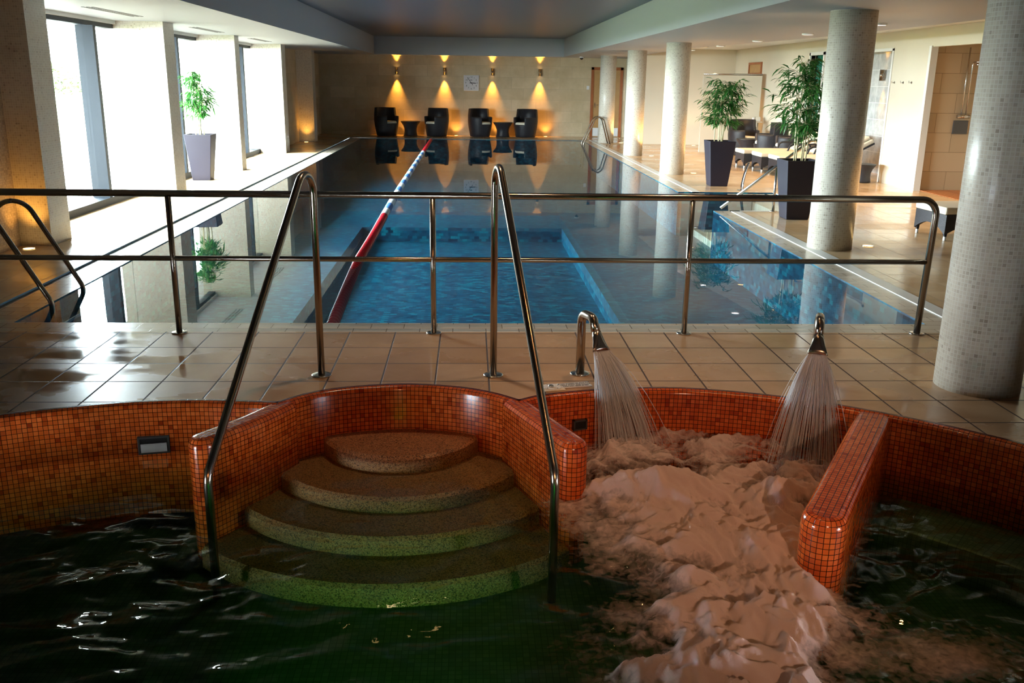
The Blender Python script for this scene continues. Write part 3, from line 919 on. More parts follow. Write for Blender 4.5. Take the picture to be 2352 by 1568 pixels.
for x, y in ((-.3,6.0),(1.4,6.1)):  # unseen lamps added to warm and brighten the near deck
    downlight(x, y, CZ, 'unseen round warm ceiling downlight added above the deck behind the railing', 'added downlights over the deck', 55, (1,.66,.40), 'warm_lens', 80)
for x, tx, tz, pw in ((-1.9,-1.6,-.1,14),(-.3,-.4,-.1,190),(1.2,1.25,-.2,380)):  # unseen spots invented to light the spa walls and foam
    t = thing('added_spotlight', 'unseen warm spotlight added high on the wall behind the spa', 'added spotlight', (x,-3,2.35), 0, 'added spotlights behind the spa')
    m = M(); m.box(-.05,0,-.05,.05,.02,.05); obj('bracket', m, MAT['steel_dark'], t)
    m = M(); m.tube([(0,.02,0),(0,.16,-.06)], .04, 14); obj('lamp_body', m, MAT['steel_dark'], t)
    m = M(); m.tube([(0,.161,-.0604),(0,.163,-.0612)], .034, 14); obj('lens', m, MAT['warm_lens'], t)
    lo_ = light('added_spotlight_lamp', 'SPOT', (x,-2.82,2.28), pw, (1,.40,.13) if x < 1 else (1,.54,.32), (0,0,0), spot=R(19), blend=.8, radius=.04)
    lo_.rotation_euler = (Vector((tx,4.9,tz))-Vector((x,-2.82,2.28))).to_track_quat('-Z','Y').to_euler()
t = thing('underwater_light', 'round lamp under water in the near wall of the spa', 'pool light', (-.4,1.02,-.44))
m = M(); m.lathe([(.09,0),(.10,.01),(.08,.02)], 20, cap0=False); o = obj('lamp', m, MAT['white_lens'], t); o.rotation_euler = (R(-90),0,0)
light('underwater_light_lamp', 'SPOT', (-.4,1.08,-.42), 800, (.55,1,.85), (R(70),0,0), spot=R(44), blend=.3, radius=.03)

# ================================================================== RAILINGS
def flange(m, x, y, z=0, r_=.055):
    m.lathe([(r_,z),(r_,z+.006),(r_-.006,z+.009),(.024,z+.010)], 24, (x,y,0), True, True)

g = thing('guard_railing', 'two-rail stainless steel guard railing between the spa deck and the pool', 'railing', (0,6.5,0))
posts = [-3.95,-2.09,-.26,1.585]
m = M()
end = fillet([(-4.7,0,1.0),(3.37,0,1.0),(3.345,0,0)], .11, 8)
m.tube(end, .0245, 14)
obj('top_rail', m, MAT['steel_dark'], g)
m = M(); m.tube([(-4.7,0,.545),(3.35,0,.545)], .019, 12); obj('middle_rail', m, MAT['steel_dark'], g)
for x in posts:
    m = M(); m.tube([(x,0,.005),(x,0,.985)], .0205, 14)
    po = obj('post', m, MAT['steel_dark'], g)
    m = M(); flange(m, x, 0); obj('base_flange', m, MAT['steel'], po)
m = M(); flange(m, 3.345, 0); obj('base_flange', m, MAT['steel'], g)

def grab(name, lab, base, bend, ztop, rr):
    t = thing(name, lab, 'handrail', (base[0], base[1], 0), 0, 'curved handrails of the spa steps')
    dx, dy = bend[0]-base[0], bend[1]-base[1]
    path = fillet([(0,0,.005),(0,0,ztop),(dx,dy,bend[2]),(dx*1.0,dy*1.0,SF)], [rr,.12], 12)
    m = M(); m.tube(path, .0215, 14); obj('rail', m, MAT['steel_dark'], t)
    m = M(); flange(m, 0, 0, 0, .062); obj('base_flange', m, MAT['steel'], t)
grab('grab_rail', 'curved steel handrail left of the spa steps', (-.92,5.5), (-1.235,4.06,-.03), 1.42, .125)
grab('grab_rail', 'curved steel handrail right of the spa steps', (.15,5.5), (.405,3.99,-.01), 1.46, .12)

# fountain spouts with flat triangular nozzles
def spout(lab, x, y, d, zt=.37, reach=.20):
    t = thing('fountain_spout', lab, 'fountain', (x,y,0), 0, 'steel water spouts at the spa edge')
    d = Vector((d[0], d[1], 0)).normalized()
    e = d*reach
    path = fillet([(0,0,.004),(0,0,zt+.03),(d.x*(reach-.05),d.y*(reach-.05),zt+.03),(e.x,e.y,zt-.06)], [.06,.045], 8)
    m = M(); m.tube(path, .028, 14); obj('pipe', m, MAT['steel_dark'], t)
    m = M(); flange(m, 0, 0, 0, .062); obj('base_flange', m, MAT['steel'], t)
    # nozzle: squeezed from round to a wide flat mouth
    side = Vector((-d.y, d.x, 0)); down = (d*.75+Vector((0,0,-1))).normalized(); nor = side.cross(down)
    a = Vector((e.x,e.y,zt-.045))
    rg = []
    for k, (sw, th) in enumerate(((.028,.028),(.034,.023),(.041,.017),(.050,.011),(.060,.006))):
        c = a+down*(.125*k/4)
        rg.append([c+side*sw*math.cos(2*PI*j/20)+nor*th*math.sin(2*PI*j/20) for j in range(20)])
    m = M(); m.rings(rg, True, True, True); obj('nozzle', m, MAT['steel_dark'], t)
    mouth = Vector((x,y,0))+a+down*.125
    return mouth, side, down, d
SPOUTS = []
SPOUTS.append(spout('bent steel water spout standing beside the push button, left of the two spouts', .70,5.53,(.34,-.94)))
SPOUTS.append(spout('bent steel water spout at the right, pointing at the camera', 2.14,5.36,(-.34,-.94), .40))

def spray(lab, mouth, side, down, d, seed, spread, lat, fwd):
    rnd = random.Random(seed)
    m = M()
    for k in range(380):
        s_ = rnd.uniform(-1,1)
        p0 = mouth + side*s_*.050 + Vector((0,0,rnd.uniform(-.004,.004)))
        v = d*(fwd*rnd.uniform(.75,1.25)) + side*(lat+spread*(s_*.85+rnd.gauss(0,.2))) + Vector((0,0,-1.0*rnd.uniform(.9,1.1)))
        T = .30*rnd.uniform(.75,1.15) if rnd.random() < .7 else .15
        t0 = 0 if rnd.random() < .55 else rnd.uniform(0,.12)
        pts = []
        for i in range(7):
            tt = t0+(T-t0)*i/6
            p = p0+v*tt+Vector((0,0,-4.9*tt*tt))
            pts.append(p)
            if p.z < WZ-.02: break
        if len(pts) < 2: continue
        r0 = rnd.uniform(.0011,.0033)
        n = len(pts)
        m.tube(pts, [r0*(1-.6*i/max(n-1,1)) for i in range(n)], 4, False)
    for k in range(60):
        s_ = rnd.uniform(-1,1); tt = rnd.uniform(.1,.3)
        v = d*(fwd*rnd.uniform(.8,1.5))+side*(lat+spread*(s_+rnd.gauss(0,.3)))+Vector((0,0,-1.1))
        p = mouth+side*s_*.06+v*tt+Vector((0,0,-4.9*tt*tt))
        if p.z > WZ: m.sphere(p, rnd.uniform(.001,.0028), 5, 4)
    return tag(obj('water_jet', m, MAT['spray']), lab, 'water jet', kind='stuff')
spray('fan of water pouring from the left spout into the foam', *SPOUTS[0], 5, .62, .30, 1.15)
spray('fan of water pouring from the right spout into the foam', *SPOUTS[1], 9, .66, -.10, 1.05)

# push button and notice on the deck
t = thing('push_button_plate', 'small square plate with steel push button beside the left spout', 'button', (.50,5.245,.001), R(14))
m = M(); m.box(-.065,-.062,0,.065,.062,.006); obj('plate', m, MAT['cushion'], t, bevel=.002)
m = M(); m.lathe([(.056,.006),(.056,.009),(.052,.010)], 28); obj('disc', m, MAT['white_plastic'], t)
m = M(); m.lathe([(.017,.010),(.017,.016),(.012,.020)], 18, (-.008,0,0)); obj('button', m, MAT['steel'], t)
for a in (.4,2.0,3.7,5.2):
    m = M(); m.lathe([(.004,.010),(.004,.012)], 10, (.044*math.cos(a),.044*math.sin(a),0)); obj('screw', m, MAT['steel_dark'], t)

def text(name, body, size, mat, parent, loc, rot=(0,0,0), ext=.0006, align='CENTER'):
    c = bpy.data.curves.new(name, 'FONT'); c.body = body; c.size = size; c.extrude = ext
    c.align_x = align; c.align_y = 'CENTER'
    tmp = bpy.data.objects.new(name+'_tmp', c)
    COL.objects.link(tmp)
    dg = bpy.context.evaluated_depsgraph_get()
    me = bpy.data.meshes.new_from_object(tmp.evaluated_get(dg))
    COL.objects.unlink(tmp); bpy.data.objects.remove(tmp); bpy.data.curves.remove(c)
    o = bpy.data.objects.new(name, me); COL.objects.link(o)
    me.materials.clear(); me.materials.append(mat)
    o.parent = parent; o.location = loc; o.rotation_euler = rot
    return o
t = thing('notice_plate', 'white notice with three lines of dark print lying beside the left spout', 'sign', (.640,5.29,.001), R(14))
m = M(); m.box(-.10,-.040,0,.10,.040,.008); obj('plate', m, MAT['white_plastic'], t, bevel=.002)
for k, s_ in enumerate(('Press button to operate','Please allow one minute','between each press')):
    text('lettering', s_, .0205, MAT['black'], t, (0,.023-.0235*k,.0085))

# ladders
def ladder(name, lab, loc, rz, gap, reach, zt, treads=3):
    # local +x points over the deck, the water is at -x
    t = thing(name, lab, 'ladder', loc, rz, 'steel pool ladders')
    for s_ in (-1,1):
        y = s_*gap/2
        pts = fillet([(-.02,y,-.7),(-.02,y,.02),(reach*.62,y,zt),(reach,y,zt-.02),(reach+.22,y,.005)], [.14,.18,.18], 8)
        m = M(); m.tube(pts, .0205, 12); rl = obj('rail', m, MAT['steel_dark'], t)
        m = M(); flange(m, reach+.22, y); obj('base_flange', m, MAT['steel'], rl)
    for k in range(treads):
        m = M(); m.box(-.06,-gap/2,-.20-.2*k,.03,gap/2,-.17-.2*k); obj('tread', m, MAT['steel'], t, bevel=.004)
ladder('pool_ladder', 'curved steel pool ladder at the near left corner of the pool', (-3.375,7.66,0), PI, .62, .62, .76)
ladder('pool_ladder', 'small curved steel pool ladder at the far right corner of the pool', (3.40,28.0,0), 0, .5, .55, .80)

# hand rail over the entry steps and a steel blade spout by the recess
t = thing('steps_handrail', 'sloping steel handrail with upright post over the pool entry steps', 'handrail', (4.43,13.26,0))
m = M(); m.tube(fillet([(-.78,0,.04),(.46,0,1.02),(.85,0,1.02),(.85,0,.004)], [.10,.10], 6), .022, 12); obj('rail', m, MAT['steel'], t)
m = M(); m.tube([(0,0,.004),(0,0,.655)], .021, 12); obj('post', m, MAT['steel'], t)
m = M(); flange(m, 0, 0); obj('base_flange', m, MAT['steel'], t)
t = thing('blade_spout', 'flat curved steel blade standing by the pool edge, right of the farther planter', 'water spout', (4.72,15.95,0))
rg = []
for k in range(9):
    a = k/8
    cx = .02+.10*a*a; z = .48*a
    w_, th = .06-.012*math.sin(a*PI), .012
    rg.append([(cx-th,-w_,z),(cx+th,-w_,z),(cx+th,w_,z),(cx-th,w_,z)])
m = M(); m.rings(rg, True, True, True, False); obj('blade', m, MAT['steel'], t, bevel=.004)
m = M(); m.box(-.04,-.08,0,.08,.08,.012); obj('base_plate', m, MAT['steel'], t, bevel=.003)

# lane rope: discs on a cable
t = thing('lane_rope', 'lane rope of red, white and blue floats running down the pool', 'lane rope', (-1.2,NEAR,0))
def ropex(y): return .06*math.exp(-((y-9.5)/4)**2)
def ropez(y):  # sags under water towards its near anchor
    return -.02 - .30*max(0, (9.6-y)/2.8)**1.4
m = M(); ys = np.linspace(6.83,29.45,60)
m.tube([(ropex(y), y-NEAR, ropez(y)) for y in ys], .008, 6); obj('cable', m, MAT['white_plastic'], t)
def disc_pts(mm, y, r_=.054, w_=.019):
    c = (ropex(y), y-NEAR, ropez(y))
    for k in (0,):
        rg = []
        for yy, q in ((-w_,.6),(-w_*.6,.95),(0,1),(w_*.6,.95),(w_,.6)):
            rg.append([(c[0]+q*r_*math.cos(2*PI*j/14), c[1]+yy, c[2]+q*r_*math.sin(2*PI*j/14)) for j in range(14)])
        mm.rings(rg, True, True, True)
rest = {'red_float': M(), 'white_float': M(), 'blue_float': M()}
y = 6.95; k = 0
while y < 29.3:
    if y < 12.6 or y > 24.2: c = 'red_float'
    else: c = ('white_float','blue_float')[int((y-12.6)/.55) % 2]
    if k < 98:
        m = M(); disc_pts(m, y); obj('float', m, MAT[c], t)
    else: disc_pts(rest[c], y)
    y += .064; k += 1
mm = M(); offs = []
all_m = bpy.data.meshes.new('float_row')
vv, ff, mi = [], [], []
for i, (c, q) in enumerate(rest.items()):
    b = len(vv); vv += q.v; ff += [tuple(x+b for x in f) for f in q.f]; mi += [i]*len(q.f)
    all_m.materials.append(MAT[c])
all_m.from_pydata(vv, [], ff); all_m.polygons.foreach_set('material_index', mi)
all_m.polygons.foreach_set('use_smooth', [True]*len(ff)); all_m.update()
o = bpy.data.objects.new('float_row', all_m); COL.objects.link(o); o.parent = t; o['kind'] = 'stuff'

# ================================================================== PLANTS
def potted(lab, loc, rz, seed, top, width, zc0, n=620, bare=None):
    rnd = random.Random(seed)
    t = thing('potted_bamboo', lab, 'potted plant', loc, rz, 'tall square planters with bamboo')
    m = M()
    m.frustum((.155,.155),(.235,.235),0,.80,cap=False); m.face([3,2,1,0])
    b = len(m.v)
    for h, z in ((.235,.80),(.205,.80),(.20,.74)):
        for sx, sy in ((-1,-1),(1,-1),(1,1),(-1,1)): m.v.append((sx*h,sy*h,z))
    for i in range(2):
        for j in range(4): m.face((b+i*4+j,b+i*4+(j+1)%4,b+(i+1)*4+(j+1)%4,b+(i+1)*4+j))
    obj('pot', m, MAT['planter'], t, bevel=.008)
    m = M(); m.box(-.20,-.20,.70,.20,.20,.745); obj('soil', m, MAT['soil'], t)
    lf = M()
    canes = []
    for k in range(6):
        a = 2*PI*k/6+rnd.uniform(-.3,.3); r0 = rnd.uniform(.03,.11); r1 = rnd.uniform(.05,.26)*width/.9
        h = rnd.uniform(.80,1.0)*(top-.74)
        p0 = Vector((r0*math.cos(a), r0*math.sin(a), .735))
        p1 = Vector((r0*1.3*math.cos(a), r0*1.3*math.sin(a), .735+h*.5))
        p2 = Vector((r1*math.cos(a), r1*math.sin(a), .735+h))
        pts = [(p0*(1-u)**2+p1*2*u*(1-u)+p2*u*u) for u in [i/8 for i in range(9)]]
        m = M(); m.tube(pts, [.010-.0075*i/8 for i in range(9)], 7); obj('cane', m, MAT['cane'], t)
        canes.append(pts)
    def leaf(p, d, L_):
        d = d.normalized()
        side = d.cross(Vector((rnd.uniform(-.5,.5),rnd.uniform(-.5,.5),1))).normalized()
        w_ = L_*rnd.uniform(.065,.10)
        up = side.cross(d)
        q1 = p+d*L_*.35+up*L_*.05; q2 = p+d*L_*.75+up*L_*.01-Vector((0,0,L_*.06)); q3 = p+d*L_-Vector((0,0,L_*.20))
        i = [lf.vert(x) for x in (p, q1+side*w_, q2+side*w_*.75, q3, q2-side*w_*.75, q1-side*w_, q1-up*w_*.3, q2-up*w_*.3)]
        for f in ((i[0],i[6],i[1]),(i[1],i[6],i[7],i[2]),(i[2],i[7],i[3]),(i[0],i[5],i[6]),(i[5],i[4],i[7],i[6]),(i[4],i[3],i[7])):
            lf.face(f, None, True)
    tw = M()
    nb = n//9
    for k in range(nb):
        pts = rnd.choice(canes)
        u = rnd.uniform(0,1)
        u = (zc0-.735)/(top-.735) + u*(1.02-(zc0-.735)/(top-.735))
        i = min(int(u*8), 7); base = pts[i].lerp(pts[i+1], min(u*8-i,1))
        a = rnd.uniform(0,2*PI)
        zrel = (base.z-zc0)/(top-zc0)
        ext = width*.5*(1.0-.55*max(0,zrel-.45)/.55)*rnd.uniform(.35,1.0)
        d = Vector((math.cos(a), math.sin(a), rnd.uniform(.0,.55)))
        tip = base+d*ext*.8
        tw.tube([base, base.lerp(tip,.5)+Vector((0,0,.02)), tip], [.003,.002,.001], 4, False)
        for j in range(9):
            q = base.lerp(tip, .25+.75*j/8)
            dd = Vector((d.x+rnd.uniform(-1,1), d.y+rnd.uniform(-1,1), rnd.uniform(-.75,.35)))
            leaf(q, dd, rnd.uniform(.10,.185))
    obj('foliage', lf, MAT['leaf'], t)
    obj('twigs', tw, MAT['cane'], t)
    return t
potted('dark purple planter with bushy bamboo at the left between the windows', (-4.78,16.93,0), R(3), 3, 1.92, .60, 1.14, 1000)
potted('dark planter with rounded bamboo, the farther of two on the right', (4.50,16.72,0), 0, 7, 1.97, .90, 1.12, 1400)
potted('dark planter with tall bamboo beside the large column, the nearer of two on the right', (4.50,12.58,0), 0, 12, 2.16, .96, 1.12, 1500)

# ================================================================== FURNITURE
def tub_chair(lab, loc, rz, grp):
    # local +x is the front
    t = thing('tub_armchair', lab, 'armchair', loc, rz, grp)
    A = []
    for d0, d1, n, h in ((-30,30,9,.40),(31,92,10,.63),(93.5,266.5,28,.89),(268,329,10,.63)):
        for k in range(n): A.append((R(d0+(d1-d0)*k/(n-1)), h))
    rx, ry = .41, .40
    def rad(z): # barrel profile
        return .80+.20*math.sin(min(z/.62,1)*PI/2) - (.07*max(0,(z-.62)/.28))
    rows = []
    for f in (0,.15,.35,.55,.75,.92,1):
        rows.append([(rx*rad(h*f if f else .0)*math.cos(a), ry*rad(h*f)*math.sin(a), .015+(h-.015)*f) for a, h in A])
    rows.append([((rx*rad(h)-.035)*math.cos(a), (ry*rad(h)-.035)*math.sin(a), h+.012) for a, h in A])
    for f in (1,.5,0):
        rows.append([((rx*rad(.38+(h-.38)*f)-.07)*math.cos(a), (ry*rad(.38+(h-.38)*f)-.07)*math.sin(a), .36+(h-.36)*f) for a, h in A])
    u = [0]
    for (a, h), (a2, h2) in zip(A, A[1:]+A[:1]): u.append(u[-1]+abs((a2-a) % (2*PI))*.4)
    m = M(); m.rings(rows, True, True, True, True, uvs=lambda i, j: (u[j], rows[i][j % len(A)][2]))
    obj('wicker_shell', m, MAT['wicker'], t)
    m = M()
    rg = []
    for z, q in ((.385,.92),(.40,1.0),(.45,1.0),(.475,.93),(.482,.6)):
        rg.append([(.03+.325*q*math.copysign(abs(math.cos(a))**.7, math.cos(a)), .30*q*math.copysign(abs(math.sin(a))**.7, math.sin(a)), z) for a in [2*PI*k/32 for k in range(32)]])
    m.rings(rg, True, True, True); obj('seat_cushion', m, MAT['cushion'], t)
    return t
FA = 'black wicker armchairs along the far wall'
c0 = tub_chair('black wicker tub armchair, leftmost along the far wall', (-2.71,30.95,0), R(-52), FA)
dup(c0, (-1.08,30.97,0), R(-128), 'black wicker tub armchair right of the left side table, below the second sconce')
dup(c0, (.34,31.0,0), R(-52), 'black wicker tub armchair just below the clock')
dup(c0, (1.84,31.0,0), R(-128), 'black wicker tub armchair, rightmost along the far wall')
def side_table(lab, loc, grp, sc=None):
    t = thing('side_table', lab, 'side table', loc, 0, grp)
    n = 32
    pr = [(.225,.012),(.215,.06),(.198,.15),(.203,.24),(.24,.34),(.30,.425),(.315,.45)]
    m = M(); m.lathe(pr, n, uvm=lambda i, j: (j*.05, pr[i][1]), cap1=False); obj('wicker_base', m, MAT['wicker'], t)
    m = M(); m.lathe([(.31,.448),(.32,.452),(.32,.470),(.31,.474)], n); obj('table_top', m, MAT['black'], t)
    return t
st = side_table('round black wicker side table between the two left armchairs', (-1.94,31.05,0), 'wicker side tables at the far wall')
dup(st, (1.09,31.02,0), 0, 'round black wicker side table between the two right armchairs')
dup(st, (6.98,23.2,0), 0, 'round black wicker side table left of the armchairs beyond the loungers', 'wicker tables by the loungers')
dup(st, (7.52,17.5,0), 0, 'low black wicker table in front of the marble niche, behind the large column', 'wicker tables by the loungers', (.72,.72,.74))
RA = 'wicker armchairs beyond the loungers'
dup(c0, (7.15,24.3,0), R(-70), 'black wicker armchair with cream seat behind the round wicker table', RA)
dup(c0, (7.25,22.35,0), R(170), 'black wicker armchair with tall back turned to the left', RA)
dup(c0, (7.45,21.42,0), R(170), 'black wicker armchair behind the bamboo, nearest the loungers', RA)

def lounger(lab, loc, rz, grp, back=28):
    # local +x from foot to head
    t = thing('sun_lounger', lab, 'sun lounger', loc, rz, grp)
    W, L_ = .34, 1.95
    # apron with arched lower edge, all round
    def apron(m, a, b, n=14):
        a, b = Vector(a), Vector(b)
        ln = (b-a).length
        dirv = (b-a)/ln; nn = Vector((dirv.y,-dirv.x,0))
        top, bot, topi, boti = [], [], [], []
        for k in range(n+1):
            u = k/n; x = u*ln
            e = min(x, ln-x)
            arch = .07+.11*math.sin(PI/2*min(1, e/.30))
            p = a+dirv*x
            top.append(p+Vector((0,0,.31))); bot.append(p+Vector((0,0,arch)))
            topi.append(p-nn*.03+Vector((0,0,.31))); boti.append(p-nn*.03+Vector((0,0,arch)))
        us = lambda i, j: (ln*min(j,n)/n, (top,bot)[i % 2][min(j,n)][2] if i < 2 else .1)
        m.rings([bot, top, topi, boti, bot], False, smooth=False, uvs=lambda i, j: (ln*min(j,n)/n, ([bot,top,topi,boti,bot][i][min(j,n)]).z))
    m = M()
    apron(m, (0,W,0), (0,-W,0)); apron(m, (0,-W,0), (L_*.72,-W,0)); apron(m, (L_*.72,-W,0), (L_*.72,W,0)); apron(m, (L_*.72,W,0), (0,W,0))
    m.box(.01,-W+.01,.28,L_*.72-.01,W-.01,.31)
    obj('wicker_frame', m, MAT['wicker'], t)
    for x in (.03, L_*.72-.03):
        for s_ in (-1,1):
            m = M(); m.frustum((.014,.014),(.030,.030),.05,.30,x,s_*(W-.03)); lg = obj('leg', m, MAT['wicker'], t)
            m = M(); m.lathe([(.016,0),(.019,.01),(.018,.05)], 10, (x,s_*(W-.03),0)); obj('foot_cap', m, MAT['white_plastic'], lg)
    hx = L_*.62; a = R(back)
    bl = 0.80
    ux, uz = math.cos(a), math.sin(a)
    Mx = Matrix(((ux,0,-uz,hx),(0,1,0,0),(uz,0,ux,.31),(0,0,0,1)))
    m = M(); m.box(0,-W+.02,-.035,bl,W-.02,0,Mx); obj('backrest_frame', m, MAT['wicker'], t)
    m = M(); m.tube([(hx+.35*ux, .2, .31+.35*uz-.02),(hx+.42,.2,.06)], .012, 6); m.tube([(hx+.35*ux,-.2,.31+.35*uz-.02),(hx+.42,-.2,.06)], .012, 6)
    obj('backrest_prop', m, MAT['wicker'], t)
    m = M(); m.box(-.02,-W,.312,hx-.005,W,.40); cu = obj('seat_cushion', m, MAT['cushion'], t, bevel=.025, bseg=3)
    m = M(); m.box(.01,-W,.003,bl,W,.085,Mx); obj('back_cushion', m, MAT['cushion'], t, bevel=.025, bseg=3)
    m = M(); m.box(bl-.30,-W+.05,.088,bl-.02,W-.05,.16,Mx); obj('head_pillow', m, MAT['cushion'], t, bevel=.03, bseg=3)
    for s_ in (-1,1):
        y = s_*(W+.02)
        m = M(); m.tube(fillet([(hx-.30,y,.28),(hx-.20,y,.53),(hx+.22,y,.55),(hx+.32,y,.24)], .10, 6), .02, 8); obj('armrest', m, MAT['wicker'], t)
    return t
LG = 'cream cushioned wicker loungers in a row'
l0 = lounger('cream cushioned wicker lounger, farthest of the row of three', (6.02,20.62,0), 0, LG)
dup(l0, (6.13,19.72,0), 0, 'cream cushioned wicker lounger in the middle of the row of three')
dup(l0, (6.22,18.86,0), 0, 'cream cushioned wicker lounger before the marble niche, nearest of the row of three')
dup(l0, (5.66,11.05,0), R(4), 'wicker lounger foot end with cream cushion beside the shadowed column at right', 'lounger beside the shadowed column')

# ================================================================== SMALL FITTINGS
t = thing('wall_clock', 'square white wall clock on the far stone wall', 'clock', (.055,31.7,1.70))
m = M(); m.box(-.255,-.045,-.25,.255,0,.25); obj('case', m, MAT['white_plastic'], t, bevel=.01)
m = M(); m.box(-.24,-.048,-.235,.24,-.045,.235); obj('face', m, MAT['clockface'], t)
for k in range(1,13):
    a = PI/2-k*PI/6
    text('numeral', str(k), .075, MAT['black'], t, (.185*math.cos(a),-.049,.185*math.sin(a)), (R(90),0,0))
m = M(); m.box(-.035,-.051,.085,.03,-.048,.105); obj('maker_mark', m, MAT['grey'], t)
def hand(name, ang, ln, tail, w_, off):
    m = M(); c, s_ = math.cos(ang), math.sin(ang)
    Mx = Matrix(((c,0,-s_,0),(0,1,0,0),(s_,0,c,0),(0,0,0,1)))
    m.box(-tail,off-.002,-w_,ln,off+.002,w_,Mx); obj(name, m, MAT['black'], t)
hand('hour_hand', R(-3), .15, .06, .011, -.053)
hand('minute_hand', R(127), .215, .085, .008, -.058)

d = tag(bpy.data.objects.new('door_1', None), kind='structure'); COL.objects.link(d); d.location = (4.57,31.7,0)
m = M()
m.box(-.53,-.06,0,-.44,.0,2.26); m.box(.44,-.06,0,.53,0,2.26); m.box(-.53,-.06,2.17,.53,0,2.26)
obj('door_frame', m, MAT['wood'], d, bevel=.004)
m = M(); m.box(-.44,-.035,.01,.44,0,2.17); dl = obj('door_leaf', m, MAT['door'], d)
m = M(); m.box(-.43,-.040,.03,.43,-.035,.30); obj('kick_plate', m, MAT['white_plastic'], dl)
m = M(); m.box(-.40,-.045,.95,-.36,-.035,1.12); m.tube([(-.38,-.045,1.05),(-.38,-.085,1.05),(-.27,-.085,1.05)], .010, 8); obj('door_handle', m, MAT['steel_dark'], dl)
m = M(); m.box(3.90,31.685,1.54,3.99,31.70,1.66); tag(obj('wall_switch', m, MAT['white_plastic'], bevel=.003), 'small cream wall switch left of the wooden door', 'switch')
t = thing('security_camera', 'small dome security camera under the soffit near the far wall', 'camera', (3.56,30.5,SZ))
m = M(); m.lathe([(.07,-.03),(.075,-.01),(.075,0)], 20); obj('mount', m, MAT['white_plastic'], t)
m = M(); m.sphere((0,0,-.035), .055, 16, 8); obj('dome', m, MAT['black'], t)

# air slots in the left soffit
for y, w in ((16.8,'above the planter window'),(20.9,'above the third window'),(12.5,'above the first window')):
    t = thing('air_slot', 'black three-slot air vent in the soffit '+w, 'vent', (-4.48,y,SZ), 0, 'air vents along the window soffit')
    for k in range(3):
        m = M(); m.box(-.075+.06*k,-.85,-.004,-.045+.06*k,.85,.0); obj('slot', m, MAT['slot'], t)

# shower fittings
t = thing('wall_shower', 'chrome shower with twin pipes and valve in the tiled alcove', 'shower', (8.60,16.2,0))
m = M(); m.tube([(-.03,-.05,1.30),(-.03,-.05,2.44)], .013, 10); obj('riser_pipe', m, MAT['steel'], t)
m = M(); m.tube(fillet([(.05,-.05,1.30),(.05,-.05,2.20),(.05,-.26,2.20)], .05, 6), .012, 10); obj('shower_pipe', m, MAT['steel'], t)
m = M(); m.lathe([(.012,.03),(.05,.0),(.055,-.02),(.05,-.025)], 20, (.05,-.26,2.17)); obj('shower_head', m, MAT['steel'], t)
m = M(); m.tube([(-.10,-.05,1.29),(.12,-.05,1.29)], .034, 14); m.lathe([(.04,-.02),(.04,.02)], 14, (.01,-.06,1.29)); obj('valve', m, MAT['steel'], t)
m = M(); m.box(8.47,16.17,.99,8.73,16.2,1.22); tag(obj('wall_plate', m, MAT['grey'], bevel=.004), 'dark square metal plate on the shower alcove wall', 'wall plate')
for k, y in enumerate((17.44,17.08,16.75)):
    t = thing('towel_hook', ('small steel towel hook, farthest of three on the cream wall','small steel towel hook, middle of three on the cream wall','small steel towel hook, nearest the shower alcove')[k], 'hook', (7.9,y,1.85), 0, 'towel hooks on the cream wall')
    m = M(); m.lathe([(.022,0),(.022,.008)], 14); o = obj('rose', m, MAT['steel'], t); o.rotation_euler = (0,R(-90),0)
    m = M(); m.tube([(-.006,0,0),(-.05,0,-.005),(-.055,0,.03)], .007, 8); obj('hook', m, MAT['steel'], t)

# cream screen wall with steel rail, framed opening behind, shelf items
t = thing('screen_wall', 'cream screen wall with a steel rail along its top, beyond the armchairs', 'screen', (6.75,25.1,0))
m = M(); m.box(-.55,0,0,1.02,.08,2.0); obj('panel', m, MAT['wall'], t)
m = M(); m.tube([(-.55,.04,2.03),(1.04,.04,2.03)], .022, 10); obj('top_rail', m, MAT['steel'], t)
t = thing('wooden_picture_frame', 'red-brown wooden frame high on the cream wall above the screen', 'frame', (7.9,26.2,2.2))
m = M()
for q in ((-.03,-.6,-.17,0,.6,-.11),(-.03,-.6,.11,0,.6,.17),(-.03,-.6,-.11,0,-.52,.11),(-.03,.52,-.11,0,.6,.11)): m.box(*q)
obj('border', m, MAT['wood'], t); m = M(); m.box(-.012,-.52,-.11,0,.52,.11); obj('panel', m, MAT['door'], t)
t = thing('wall_shelf', 'narrow pale shelf on the screen wall behind the armchairs', 'shelf', (7.62,24.95,.80))
m = M(); m.box(-.12,-.15,0,.16,.15,.03); obj('board', m, MAT['wall_white'], t, bevel=.003)
m = M(); m.box(-.08,.11,-.12,.10,.15,0); obj('bracket', m, MAT['steel'], t)
m = M(); m.box(0,-.05,0,.13,.06,.12); tag(obj('small_box', m, MAT['steel'], loc=(7.62,24.95,.831), bevel=.004), 'small grey box on the shelf behind the armchairs', 'box')
m = M(); m.lathe([(.03,0),(.038,.10),(.034,.10),(.028,.01)], 16); tag(obj('white_cup', m, MAT['white_plastic'], loc=(7.55,24.86,.831)), 'small white cup on the shelf behind the armchairs', 'cup')

